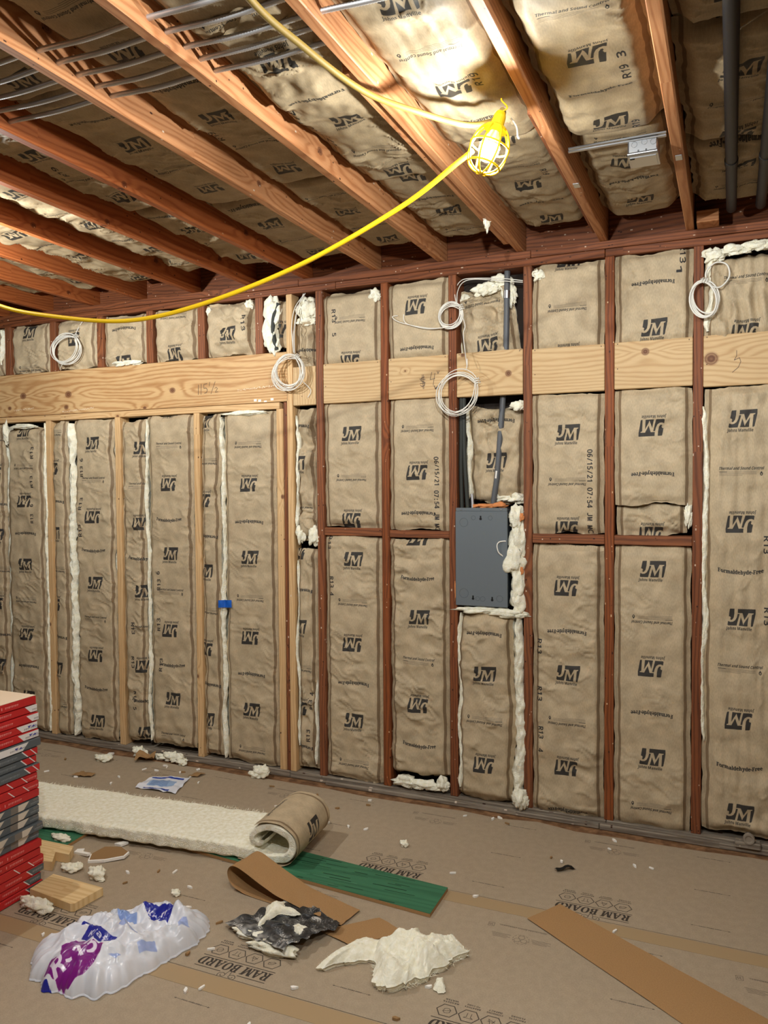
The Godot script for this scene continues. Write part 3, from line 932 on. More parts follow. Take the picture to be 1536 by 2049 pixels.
# ---------------------------------------------------------------- insulation
func build_wall_batts() -> void:
	var B1 := [-2.153, -1.794]; var B2 := [-1.745, -1.397]; var B3 := [-1.348, -0.992]; var B4 := [-0.942, -0.581]; var B5 := [-0.532, -0.172]; var B6 := [-0.124, 0.238]
	# right-hand bays, above the nailing boards
	wall_batt("short batt above the nailing boards marked R13 5, with torn white corner", B1[0], B1[1], 2.42, 2.835, 2.449 + 0.4625, {"top": 0.035, "marks": [[-2.075, 2.66, "R13  5", 1, 0.15]], "tufts": [[-1.825, 2.795, 0.0, 0.028, 0.03, 0.02]]})
	wall_batt("short batt with an inverted logo behind loose white wire ends, above the boards", B2[0], B2[1], 2.42, 2.845, 2.719 + 0.4625, {"bulge": 0.012})
	wall_batt("crumpled slumping batt above the boards behind the grey conduit", B3[0] + 0.02, B3[1] - 0.01, 2.28, 2.79, 2.495 + 0.4625, {"z": -0.085, "amp": 0.017, "roll": 0.14, "bulge": 0.015, "lie": 0.7, "ragged": 0.03, "marks": [], "strips": [[-1.345, 0.0, 0.022, 2.3, 2.72]], "tufts": [[-1.15, 2.78, 0.02, 0.06, 0.03, 0.025], [-1.06, 2.8, 0.0, 0.05, 0.035, 0.03], [-1.02, 2.74, 0.0, 0.03, 0.07, 0.02], [-1.26, 2.76, 0.0, 0.03, 0.02, 0.02]]})
	wall_batt("short flat batt above the boards right of the conduit bay, torn white upper corner", B4[0], B4[1], 2.41, 2.85, 2.40 + 0.4625, {"amp": 0.0045, "tufts": [[-0.91, 2.80, 0.004, 0.028, 0.026, 0.02]]})
	wall_batt("short batt above the boards just left of the small far-right cable coil", B5[0], B5[1], 2.41, 2.855, 2.481, {"amp": 0.005, "marks": [[-0.22, 2.83, "R13", 1, 0.09], [-0.235, 2.75, "1", 1, 0.03]]})
	wall_batt("pleated batt top with ragged white fibre at the right edge of the photo", B6[0], B6[1], 2.41, 2.80, 2.448 + 0.4625, {"folds": 0.012, "lie": 0.0, "amp": 0.006, "inv": false, "top": 0.06, "strips": [[-0.10, 0.004, 0.02, 2.45, 2.8]], "tufts": [[-0.09, 2.8, 0.012, 0.04, 0.03, 0.02], [0.0, 2.815, 0.008, 0.06, 0.022, 0.02], [0.1, 2.825, 0.008, 0.06, 0.022, 0.02], [0.19, 2.83, 0.008, 0.05, 0.022, 0.02]]})
	# between boards and fire blocks
	wall_batt("middle batt between board and fire block, first wide bay right of the pale studs", B1[0], B1[1], 1.50, 2.215, 2.02, {"amp": 0.004})
	wall_batt("middle batt stamped 06/15/21 between board and fire block, left of the grey panel", B2[0], B2[1], 1.492, 2.22, 1.822 + 0.4625, {"amp": 0.0045, "marks": [[-1.462, 1.69, "06/15/21 07:54 JM MC", 1, 0.40]]})
	wall_batt("crumpled sunken batt directly above the grey electrical panel", B3[0] + 0.03, B3[1], 1.635, 2.16, 1.855, {"z": -0.08, "amp": 0.016, "taper": 0.14, "bulge": 0.012, "lie": 0.6, "ragged": 0.03, "strips": [[-1.315, 0.006, 0.018, 1.66, 2.15]], "tufts": [[-1.03, 2.15, 0.03, 0.035, 0.025, 0.02], [-1.04, 1.66, 0.0, 0.04, 0.025, 0.03], [-1.12, 1.665, 0.0, 0.04, 0.02, 0.02]]})
	wall_batt("middle batt stamped 06/15/21 right of the bay with the electrical panel", B4[0], B4[1], 1.485, 2.20, 1.987, {"amp": 0.0045, "marks": [[-0.648, 1.70, "06/15/21 07:54 JM MC", 1, 0.42]]})
	wall_batt("middle batt with inverted logo over a separate small piece, second bay right of panel", B5[0], B5[1], 1.635, 2.20, 2.022 + 0.4625, {"amp": 0.004, "bot": 0.0})
	wall_batt("small crumpled filler batt resting on the fire block, second bay right of panel", B5[0] + 0.008, B5[1] - 0.02, 1.487, 1.64, 1.50 + 0.4625, {"amp": 0.01, "bulge": 0.006, "z": -0.02, "tufts": [[-0.19, 1.58, 0.01, 0.016, 0.05, 0.015]]})
	# below the fire blocks
	wall_batt("tall lower batt under the fire block, first wide bay right of the pale studs", B1[0], B1[1], 0.045, 1.45, 1.309, {"amp": 0.005, "marks": [[-2.12, 1.41, "R13", 1, 0.07], [-2.11, 1.16, "R13 4", 1, 0.11]]})
	wall_batt("tall lower batt left of the grey panel, sagging to show white fibre at its foot", B2[0], B2[1], 0.115, 1.446, 1.001, {"inv": false, "amp": 0.007, "bulge": 0.014, "bot": 0.04, "ragged": 0.03, "tufts": [[-1.66, 0.085, 0.0, 0.07, 0.028, 0.03], [-1.55, 0.08, 0.0, 0.08, 0.025, 0.03], [-1.44, 0.1, 0.0, 0.03, 0.035, 0.025]]})
	wall_batt("lower batt below the electrical panel with white fibre down its right side", B3[0], B3[1] - 0.045, 0.05, 1.05, 0.725, {"amp": 0.006, "bulge": 0.02, "wav": 0.012, "bot": 0.02, "ragged": 0.02, "strips": [[-1.012, -0.002, 0.028, 0.06, 1.06], [-1.338, 0.0, 0.014, 0.1, 1.05]], "tufts": [[-1.25, 1.07, 0.0, 0.1, 0.018, 0.022], [-1.08, 1.06, 0.004, 0.09, 0.022, 0.022], [-1.01, 0.09, 0.014, 0.035, 0.05, 0.03]]})
	wall_batt("tall lower batt marked R13 down its left edge, right of the panel bay", B4[0], B4[1], 0.034, 1.432, 0.762, {"amp": 0.0055, "bulge": 0.012, "ragged": 0.015, "marks": [[-0.905, 0.90, "R13", 1, 0.075], [-0.902, 0.655, "R13", 1, 0.075], [-0.895, 0.42, "R13  4", 1, 0.13]]})
	wall_batt("tall lower batt under the fire block, second bay right of the panel", B5[0], B5[1], 0.03, 1.432, 1.308, {"amp": 0.004})
	wall_batt("full-height batt without fire block at the right edge of the photo", B6[0], B6[1], 0.07, 2.19, 2.023, {"inv": false, "amp": 0.0035, "bulge": 0.018, "tuck": 0.08, "folds": 0.0035, "lie": 0.0, "shift": -0.015, "marks": [[0.155, 1.12, "R13", 1, 0.08], [0.15, 1.45, "R13", 1, 0.08]], "strips": [[-0.118, -0.004, 0.012, 0.5, 2.1]]})
	# the narrow bay beside the doubled pale studs
	wall_batt("narrow crumpled upper batt with white fibre top beside the pale double stud", -2.35, -2.206, 2.40, 2.72, 2.3, {"amp": 0.012, "folds": 0.008, "lie": 0.2, "inv": true, "z": -0.03, "tufts": [[-2.27, 2.77, 0.0, 0.06, 0.055, 0.03], [-2.28, 2.70, 0.0, 0.05, 0.03, 0.02]]})
	wall_batt("narrow buckled batt below the board beside the pale double stud", -2.35, -2.206, 1.42, 2.19, 1.86, {"amp": 0.014, "folds": 0.008, "lie": 0.3, "inv": true, "z": -0.02, "shift": -0.06, "strips": [[-2.335, 0.01, 0.012, 1.5, 2.15]], "tufts": [[-2.23, 1.44, 0.01, 0.03, 0.05, 0.02], [-2.32, 1.45, 0.01, 0.025, 0.05, 0.02]]})
	wall_batt("narrow wedge-shaped lower batt beside the pale double stud, marked R13 4", -2.352, -2.21, 0.07, 1.37, 0.9, {"amp": 0.008, "folds": 0.006, "lie": 0.3, "z": -0.012, "shift": -0.06, "marks": [[-2.26, 0.47, "R13 4", 3, 0.1], [-2.27, 0.27, "R13", 3, 0.07]], "strips": [[-2.225, 0.0, 0.01, 0.1, 0.6], [-2.345, 0.0, 0.008, 0.2, 1.3]]})
	# short batts above the header beam
	wall_batt("short batt above the header at the left edge of the photo", -5.0, -4.656, 2.53, 2.855, 2.9, {"amp": 0.006, "strips": [[-4.68, 0.004, 0.02, 2.6, 2.84]]})
	wall_batt("short batt above the header left of the leftmost wire coil", -4.6, -4.24, 2.53, 2.855, 2.794, {"amp": 0.006, "wav": 0.012})
	wall_batt("short batt above the header behind the leftmost wire coil", -4.184, -3.828, 2.53, 2.855, 2.54 + 0.4625 + 0.2, {"amp": 0.007, "wav": 0.012, "inv": true})
	wall_batt("short batt above the header reading Formaldehyde-Free, right of the leftmost coil", -3.772, -3.422, 2.53, 2.85, 3.46, {"amp": 0.006, "tufts": [[-3.6, 2.54, 0.0, 0.1, 0.02, 0.02]]})
	wall_batt("short batt above the header with an upside-down logo at its foot", -3.366, -3.025, 2.53, 2.85, 2.58 + 0.4625, {"amp": 0.008, "wav": 0.012})
	wall_batt("short puckered batt above the header with an upright logo and R13", -2.969, -2.609, 2.53, 2.85, 2.649, {"amp": 0.009, "wav": 0.012, "bulge": 0.014, "marks": [[-2.665, 2.71, "R13", 1, 0.09]], "tufts": [[-2.65, 2.82, 0.0, 0.025, 0.025, 0.02], [-2.93, 2.8, 0.0, 0.02, 0.03, 0.02]]})
	var t := wall_batt("torn batt above the header showing mostly white fibre beside the pale stud", -2.46, -2.398, 2.55, 2.83, 2.2, {"amp": 0.01, "folds": 0.01, "lie": 0.0})
	obj("fiberglass_edge", lumps([[Vector3(-0.075, 0.08, -0.005), Vector3(0.05, 0.1, 0.03)], [Vector3(-0.06, 0.2, -0.005), Vector3(0.055, 0.1, 0.03)], [Vector3(-0.05, 0.02, -0.01), Vector3(0.04, 0.06, 0.025)]], 0.3, 14), M.fibre, t)
	var vb := begin()
	tube(vb, smooth_path([Vector3(-0.03, -0.01, 0.0), Vector3(-0.045, 0.08, 0.012), Vector3(-0.04, 0.18, 0.012), Vector3(-0.015, 0.26, 0.0)], 6), 0.014, 8)
	obj("vapour_barrier_edge", vb.commit(), M.flex, t)
	# tall batts below the header, each bay a full one and a cut strip
	var TOP := 2.19
	wall_batt("cut strip of batt at the left edge of the photo, below the header", -4.86, -4.68, 0.05, TOP, 1.4, {"amp": 0.006, "wav": 0.01})
	wall_batt("tall full batt left of the pale stud nearest the box stack, below the header", -4.665, -4.315, 0.05, TOP - 0.03, 2.123, {"amp": 0.005, "wav": 0.012, "top": 0.04, "marks": [[-4.41, 1.98, "R13", 3, 0.08], [-4.42, 1.78, "R13", 3, 0.08], [-4.425, 1.56, "R13  6", 3, 0.13]], "strips": [[-4.303, -0.004, 0.018, 0.06, 1.4], [-4.305, 0.0, 0.012, 1.4, 2.18]], "tufts": [[-4.5, 2.165, 0.0, 0.1, 0.014, 0.02], [-4.66, 2.12, 0.0, 0.02, 0.07, 0.02]]})
	wall_batt("cut strip of batt right of the first pale stud, by a white fibre gap", -4.243, -4.10, 0.05, TOP - 0.01, 1.42, {"amp": 0.004, "wav": 0.012, "shift": -0.06, "inv": true})
	wall_batt("tall full batt right of the wide white fibre gap, below the header", -4.045, -3.70, 0.05, TOP, 2.02, {"inv": false, "amp": 0.0045, "wav": 0.014, "marks": [[-3.97, 1.87, "R13 6", 3, 0.12], [-3.972, 1.63, "R13", 3, 0.08], [-3.985, 1.45, "R13", 3, 0.08]], "strips": [[-4.068, -0.002, 0.028, 0.06, 2.17]]})
	wall_batt("cut strip of batt with half logos right of the second pale stud", -3.641, -3.45, 0.09, TOP - 0.02, 1.98, {"amp": 0.006, "wav": 0.01, "shift": 0.07, "inv": false, "marks": [[-3.56, 0.82, "R13", 1, 0.075], [-3.56, 0.6, "R13", 1, 0.075], [-3.55, 0.35, "R13 5", 1, 0.12]]})
	wall_batt("tall full batt below the header with R13 down its left side, before third pale stud", -3.425, -3.073, 0.085, TOP, 1.768 + 0.4625, {"inv": false, "amp": 0.0045, "wav": 0.008, "marks": [[-3.345, 1.14, "R13 6", 3, 0.12], [-3.345, 0.86, "R13", 3, 0.08], [-3.335, 0.6, "R13", 3, 0.08]], "strips": [[-3.437, -0.002, 0.012, 0.1, 2.17]]})
	wall_batt("pleated cut strip of batt behind the blue tape, right of the third pale stud", -3.015, -2.872, 0.06, TOP - 0.01, 2.13, {"amp": 0.006, "wav": 0.008, "shift": -0.05})
	wall_batt("tall full batt right of the blue tape, beside the pale end stud", -2.845, -2.473, 0.05, TOP, 1.762 + 0.4625, {"amp": 0.004, "wav": 0.006, "strips": [[-2.86, -0.004, 0.014, 0.06, 2.16]], "tufts": [[-2.7, 2.18, 0.0, 0.12, 0.012, 0.02]]})

	# just beyond the frame
	wall_batt("upper short batt in the bay past the right edge of the photo", 0.288, 0.642, 2.42, 2.85, 2.6)
	wall_batt("middle batt in the bay past the right edge of the photo", 0.288, 0.642, 1.49, 2.2, 1.9)
	wall_batt("tall lower batt in the bay past the right edge of the photo", 0.288, 0.642, 0.045, 1.43, 1.1)
	wall_batt("tall full batt past the left edge of the photo, behind the stack", -5.27, -4.925, 0.05, 2.19, 1.2)

func build_ceiling_batts() -> void:
	var J := JOISTS
	var bay := func(i: int) -> Array: return [J[i] + 0.021, J[i + 1] - 0.021]
	var names := {15: "bay past the right edge of the photo", 14: "bay right of the metal junction box", 13: "bay with the metal junction box", 12: "bay where the work light hangs", 11: "first bay left of the work light", 10: "second bay left of the work light", 9: "third bay left of the work light", 8: "fourth bay left of the work light", 7: "fifth bay left of the work light", 6: "sixth bay left of the work light", 5: "seventh bay left of the work light", 4: "eighth bay left of the work light"}
	var rows := [
		[15, 0.12, 2.6, 1.0, {"amp": 0.008}],
		[14, 0.12, 0.80, 0.546, {"amp": 0.01, "sag": 0.0}], [14, 0.83, 1.62, 1.4, {"y": 3.02}], [14, 1.64, 2.8, 2.3, {"y": 3.03}],
		[13, 0.10, 1.07, 0.307, {"amp": 0.008, "y": 3.04}], [13, 1.12, 2.75, 1.246, {"y": 3.0, "amp": 0.006, "inv": false, "marks": [[-0.30, 1.60, "R19 3", 3, 0.16], [-0.305, 1.2, "R19", 3, 0.07]]}],
		[12, 0.12, 1.22, 0.234, {"amp": 0.009, "marks": [[-0.71, 0.79, "R19", 1, 0.08]]}], [12, 1.20, 2.75, 1.687 + 0.4625, {"y": 3.0, "amp": 0.006, "folds": 0.003, "lie": 0.1, "marks": [[-0.72, 1.7, "R19", 3, 0.08]]}],
		[11, 0.12, 1.02, 0.5, {"amp": 0.010}], [11, 1.0, 3.0, 2.041 + 0.4625, {"amp": 0.011, "lie": 0.6, "y": 3.01, "marks": [[-1.36, 1.57, "07:54 06/15/21", 3, 0.34]]}],
		[10, 0.12, 1.12, 0.267, {"amp": 0.007}], [10, 1.10, 3.0, 1.751, {"amp": 0.007, "marks": [[-1.73, 1.62, "R19", 3, 0.08]]}],
		[9, 0.12, 1.0, 0.729, {"amp": 0.007, "y": 3.03}], [9, 0.98, 2.1, 1.692, {"amp": 0.006}], [9, 2.08, 3.0, 2.2, {}],
		[8, 0.12, 1.1, 0.335 + 0.4625, {"amp": 0.009}], [8, 1.08, 2.4, 1.77, {"amp": 0.007, "marks": [[-2.5, 1.6, "R19", 3, 0.08]]}],
		[7, 0.12, 1.2, 0.6, {"amp": 0.01}], [7, 1.18, 2.3, 1.5, {}],
		[6, 0.12, 1.9, 0.7, {"amp": 0.01, "y": 3.02}],
		[5, 0.12, 1.6, 0.8, {"amp": 0.01}],
		[4, 0.12, 1.4, 0.6, {"amp": 0.01}],
	]
	var last := -1
	var n := 0
	for r in rows:
		n = n + 1 if r[0] == last else 0
		last = r[0]
		var b = bay.call(r[0])
		var o: Dictionary = r[4]
		if r[0] <= 9: o["strips"] = [[b[0] + 0.012, -0.03, 0.016, r[1] + 0.02, r[2] - 0.02]]
		var where: String = ["at its wall end", "beyond the wall end piece", "nearest the camera"][n]
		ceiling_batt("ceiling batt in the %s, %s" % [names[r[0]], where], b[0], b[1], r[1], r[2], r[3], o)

# ---------------------------------------------------------------- wiring and pipes on the wall
func wire_coil(label: String, c: Vector3, rx: float, ry: float, loops: int, tails: Array, sd: int, tie: float, r := 0.0024, lean := 0.0) -> void:
	var t := thing("wire_coil", label, "wire coil", c, Vector3.ZERO, "coils of white cable hanging on the wall")
	rng.seed = sd
	var st := begin()
	var pts := []
	var n := 26
	var k0 := 1.0; var ox := 0.0; var oy := 0.0; var oz := 0.0
	for l in loops:
		var k1 := rng.randf_range(0.72, 1.0)
		var ox1 := rng.randf_range(-0.28, 0.22) * rx
		var oy1 := rng.randf_range(-0.36, 0.1) * ry
		var oz1 := rng.randf_range(-0.012, 0.014)
		for i in n:
			var a := TAU * i / n + tie
			var f := float(i) / n
			var sq := 0.3 + 0.7 * pow(sin(PI * f), 0.7)      # bunched where it is tied
			var kk := 1.0 + (lerpf(k0, k1, f) - 1.0) * sq
			pts.append(Vector3(cos(a) * rx * kk + lerpf(ox, ox1, f) * sq + lean * sin(a) * ry, sin(a) * ry * kk + lerpf(oy, oy1, f) * sq, lerpf(oz, oz1, f) * sq))
		k0 = k1; ox = ox1; oy = oy1; oz = oz1
	tube(st, PackedVector3Array(pts), r, 6)
	obj("cable", st.commit(), M.wire, t)
	for tl in tails:
		var q := []
		for p in tl: q.append(p - c)
		obj("cable_tail", tube_mesh(q, r, 8, 6), M.wire, t)
	var ring := []
	var tc := Vector3(cos(tie) * rx + lean * sin(tie) * ry, sin(tie) * ry, 0.0)
	var rad := Vector3(cos(tie), sin(tie), 0)
	for i in 30:
		var a := TAU * i / 10.0
		ring.append(tc + (rad * cos(a) + Vector3(0, 0, 1) * sin(a)) * 0.0125 + Vector3(-sin(tie), cos(tie), 0) * (i * 0.0011 - 0.016))
	obj("tie", tube_mesh(ring, 0.0022, 1, 5), M.wire, t)

func ribbed(pts: Array, r: float, pitch: float, depth := 0.16, sides := 10) -> ArrayMesh:
	var base := smooth_path(pts, 12)
	var cv := Curve3D.new()
	for p in base: cv.add_point(p)
	var L := cv.get_baked_length()
	var path := PackedVector3Array()
	var n := int(L / (pitch * 0.5))
	for i in n + 1: path.append(cv.sample_baked(L * i / n))
	var st := begin()
	tube(st, path, r, sides, func(i: int) -> float: return 1.0 if i % 2 == 0 else 1.0 - depth)
	return st.commit()

func ring_mesh(r: float, w: float) -> ArrayMesh:
	var st := begin()
	lathe(st, [Vector2(r - w, 0.0), Vector2(r - w * 0.7, 0.0012), Vector2(r - w * 0.3, 0.0012), Vector2(r, 0.0)], 22)
	return st.commit()

func build_services() -> void:
	var t := thing("electrical_panel", "flat grey metal electrical panel cover between the studs at mid height", "electrical panel", Vector3(-1.2125, 1.092, 0))
	obj("box_body", box_mesh(Vector3(0.275, 0.515, 0.09), 0.003), M.panel_dark, t, Vector3(0, 0.2575, -0.04))
	var cover := obj("cover", box_mesh(Vector3(0.284, 0.505, 0.012), 0.003), M.panel, t, Vector3(0, 0.252, 0.011))
	obj("top_flange", box_mesh(Vector3(0.28, 0.018, 0.016), 0.002), M.panel, t, Vector3(0, 0.5135, 0.007))
	for q in [[-0.002, 0.47, 0.0], [-0.045, 0.045, 0.0], [0.06, 0.042, 0.0]]:
		var st := begin()
		prism(st, PackedVector2Array(V2([-0.004, -0.011, 0.004, -0.011, 0.004, 0.0, 0.0075, 0.006, 0.004, 0.012, -0.004, 0.012, -0.0075, 0.006, -0.004, 0.0])), 0.0, 0.0006)
		obj("key_slot", st.commit(), M.black, cover, Vector3(q[0], q[1] - 0.252, 0.006), Vector3(PI / 2, 0, 0))
	for q in [[-0.095, 0.445, 0.024], [-0.042, 0.47, 0.012], [0.05, 0.47, 0.012], [-0.096, 0.066, 0.026], [0.008, 0.04, 0.014], [0.1, 0.045, 0.018], [-0.02, 0.04, 0.012]]:
		obj("knockout", ring_mesh(q[2], 0.0022), M.panel_dark, cover, Vector3(q[0], q[1] - 0.252, 0.0055), Vector3(PI / 2, 0, 0))
	for q in [[-0.11, 0.5], [0.0, 0.5], [0.108, 0.5]]:
		var st := begin()
		lathe(st, [Vector2(0.0, 0.003), Vector2(0.003, 0.0025), Vector2(0.0042, 0.0)], 12)
		obj("screw", st.commit(), M.steel, t, Vector3(q[0], q[1] + 0.013, 0.0145), Vector3(PI / 2, 0, 0))
	var curl := obj("white_strap", tube_mesh([Vector3(0.118, 0.27, 0.014), Vector3(0.098, 0.29, 0.026), Vector3(0.09, 0.325, 0.028), Vector3(0.102, 0.345, 0.024), Vector3(0.135, 0.35, 0.014)], 0.0035, 8, 6), M.white, t)
	curl.set_meta("label", "white curled strap hanging over the cover")

	t = thing("grey_conduit", "rigid grey conduit running down from the top plate into the electrical panel", "conduit", Vector3(-1.166, 1.6, -0.055))
	var o := Vector3(-1.166, 1.6, -0.055)
	var pts := []
	for q in [[-1.086, 2.857], [-1.089, 2.72], [-1.095, 2.44], [-1.112, 2.19], [-1.12, 2.08], [-1.142, 1.80], [-1.156, 1.70], [-1.165, 1.63], [-1.166, 1.602]]:
		pts.append(Vector3(q[0], q[1], -0.055) - o)
	obj("pipe", tube_mesh(pts, 0.0155, 6, 14), M.grey_pipe, t)
	obj("coupling", tube_mesh([Vector3(-1.0885, 2.755, -0.055) - o, Vector3(-1.0895, 2.715, -0.055) - o], 0.0185, 1, 16), M.steel, t)
	obj("paint_smear", tube_mesh([Vector3(-1.1425, 1.81, -0.0465) - o, Vector3(-1.147, 1.77, -0.0465) - o], 0.0078, 1, 10), M.white, t)
	for q in [["left of three ribbed dark flexible conduits entering the panel top", [[-1.334, 2.203], [-1.335, 2.0], [-1.337, 1.82], [-1.332, 1.606]], 0.0125, M.flex], ["middle of three ribbed dark flexible conduits entering the panel top", [[-1.318, 2.203], [-1.318, 2.0], [-1.312, 1.83], [-1.299, 1.606]], 0.0125, M.flex]]:
		var p := []
		for k in q[1]: p.append(Vector3(k[0] - q[1][3][0], k[1] - 1.606, 0))
		var m := obj("flexible_conduit", ribbed(p, q[2], 0.009), q[3], null, Vector3(q[1][3][0], 1.606, -0.028))
		tag(m, q[0], "conduit", "flexible conduits above the panel")
	var sm := obj("flexible_conduit", ribbed([Vector3(-0.003, 0.082, 0), Vector3(0, 0.04, 0), Vector3(0.001, 0, 0)], 0.009, 0.008), M.mc_cable, null, Vector3(-1.272, 1.606, -0.026))
	tag(sm, "short metal-clad cable stub beside the dark flexible conduits above the panel", "cable")

	# loose fibre round the panel
	var lf := obj("loose_fiberglass", lumps([[Vector3(0, 0.48, 0), Vector3(0.035, 0.06, 0.03)], [Vector3(0.01, 0.36, 0.004), Vector3(0.04, 0.09, 0.03)], [Vector3(-0.01, 0.25, 0.01), Vector3(0.045, 0.08, 0.03)], [Vector3(0.012, 0.13, 0), Vector3(0.032, 0.1, 0.03)], [Vector3(0.008, 0.03, 0), Vector3(0.036, 0.07, 0.03)]], 0.45, 16), M.fibre, null, Vector3(-1.028, 1.085, -0.008))
	tag(lf, "yellowish white loose fiberglass stuffed right of the electrical panel", "insulation")
	for q in [["orange fire foam showing above the electrical panel", Vector3(-1.2, 1.622, -0.03), [[Vector3(0, 0, 0), Vector3(0.05, 0.012, 0.02)], [Vector3(0.075, 0.006, 0.0), Vector3(0.036, 0.014, 0.02)], [Vector3(-0.06, 0, 0), Vector3(0.02, 0.01, 0.015)]]], ["orange fire foam dab beside the right stud near the panel top", Vector3(-0.997, 1.565, 0.012), [[Vector3.ZERO, Vector3(0.012, 0.02, 0.012)]]], ["tiny orange fire foam dab beside the right stud at mid panel height", Vector3(-0.995, 1.285, 0.012), [[Vector3.ZERO, Vector3(0.008, 0.02, 0.01)]]], ["orange fire foam drip on the stud left of the panel foot", Vector3(-1.362, 1.16, 0.0), [[Vector3.ZERO, Vector3(0.004, 0.05, 0.006)]]]]:
		var m := obj("fire_foam", lumps(q[2], 0.5, 10), M.orange, null, q[1])
		tag(m, q[0], "foam", "dabs of orange fire foam")

	wire_coil("large white wire coil hanging above the left part of the header", Vector3(-4.053, 2.664, 0.045), 0.13, 0.1, 9, [[Vector3(-3.965, 2.745, 0.045), Vector3(-3.95, 2.80, 0.025), Vector3(-3.937, 2.857, -0.01)], [Vector3(-4.06, 2.57, 0.05), Vector3(-4.09, 2.55, 0.045), Vector3(-4.12, 2.53, 0.03)]], 3, 0.75)
	wire_coil("white wire coil hanging over the joint of header and doubled pale stud", Vector3(-2.357, 2.40, 0.045), 0.104, 0.104, 10, [[Vector3(-2.32, 2.505, 0.045), Vector3(-2.335, 2.62, 0.02), Vector3(-2.318, 2.75, 0.008), Vector3(-2.288, 2.855, -0.02)], [Vector3(-2.318, 2.505, 0.05), Vector3(-2.34, 2.66, 0.03), Vector3(-2.322, 2.77, 0.02), Vector3(-2.282, 2.852, -0.02)], [Vector3(-2.31, 2.5, 0.05), Vector3(-2.322, 2.62, 0.03), Vector3(-2.31, 2.76, 0.014), Vector3(-2.276, 2.856, -0.02)], [Vector3(-2.27, 2.34, 0.03), Vector3(-2.23, 2.29, 0.01), Vector3(-2.25, 2.25, 0.008)]], 5, 0.95)
	wire_coil("small white wire coil beside the crumpled batt at the top of the panel bay", Vector3(-1.375, 2.642, 0.035), 0.07, 0.07, 8, [[Vector3(-1.35, 2.575, 0.035), Vector3(-1.489, 2.575, 0.03), Vector3(-1.6, 2.605, 0.03), Vector3(-1.64, 2.63, 0.022), Vector3(-1.645, 2.67, 0.018)], [Vector3(-1.37, 2.573, 0.04), Vector3(-1.5, 2.58, 0.034), Vector3(-1.66, 2.625, 0.026), Vector3(-1.712, 2.66, 0.02), Vector3(-1.68, 2.665, 0.02)], [Vector3(-1.345, 2.705, 0.02), Vector3(-1.36, 2.77, -0.01), Vector3(-1.338, 2.825, -0.03), Vector3(-1.28, 2.835, -0.03), Vector3(-1.1, 2.812, -0.02), Vector3(-0.995, 2.79, -0.02)], [Vector3(-1.34, 2.7, 0.02), Vector3(-1.345, 2.77, -0.01), Vector3(-1.32, 2.82, -0.03), Vector3(-1.25, 2.828, -0.03), Vector3(-1.1, 2.8, -0.02), Vector3(-0.995, 2.782, -0.02)], [Vector3(-1.315, 2.655, 0.035), Vector3(-1.296, 2.58, 0.02), Vector3(-1.305, 2.53, 0.02), Vector3(-1.29, 2.42, 0.03), Vector3(-1.278, 2.355, 0.04)]], 8, 0.45)
	wire_coil("round white wire coil hanging below the panel-bay board", Vector3(-1.32, 2.242, 0.05), 0.108, 0.112, 6, [[Vector3(-1.28, 2.345, 0.05), Vector3(-1.276, 2.37, 0.046), Vector3(-1.279, 2.40, 0.036)]], 12, 0.35)
	wire_coil("thick white cable coil with a separate loop hanging on the far-right stud", Vector3(-0.122, 2.60, 0.045), 0.06, 0.083, 5, [[Vector3(-0.115, 2.68, 0.04), Vector3(-0.09, 2.65, 0.05), Vector3(-0.05, 2.645, 0.045), Vector3(-0.015, 2.69, 0.035), Vector3(-0.025, 2.745, 0.035), Vector3(-0.07, 2.76, 0.04), Vector3(-0.11, 2.73, 0.04), Vector3(-0.113, 2.69, 0.04), Vector3(-0.08, 2.63, 0.045)]], 14, 1.4, 0.004, -0.12)

	var f := func(u: float, v: float) -> Vector3: return Vector3((u - 0.5) * 0.098, (v - 0.5) * 0.046 + 0.006 * u, 0.004 * sin(u * 9.0) * sin(v * 3.0) - 0.012 * exp(-pow((u - 0.42) / 0.12, 2.0)))
	var tp := obj("painters_tape", grid(24, 8, f), M.tape_blue, null, Vector3(-2.833, 1.018, 0.022))
	tag(tp, "short strip of blue painter's tape bridging two batts", "tape")

	t = thing("pipe_stub", "dusty grey pipe fitting at the foot of the wall at the right edge", "pipe fitting", Vector3(0.08, 0.0, 0.03))
	obj("bracket", box_mesh(Vector3(0.11, 0.03, 0.05), 0.004), M.grey_wood, t, Vector3(0.0, 0.045, 0.0))
	var st := begin()
	lathe(st, [Vector2(0.0, 0.0), Vector2(0.012, 0.0), Vector2(0.018, 0.004), Vector2(0.024, 0.004), Vector2(0.026, -0.012), Vector2(0.0, -0.012)], 20)
	obj("flange_ring", st.commit(), M.grey_wood, t, Vector3(0.005, 0.078, 0.026), Vector3(PI / 2, 0, 0))
	obj("pipe", tube_mesh([Vector3(0.005, 0.078, 0.02), Vector3(0.005, 0.078, -0.1)], 0.013, 1, 12), M.grey_wood, t)

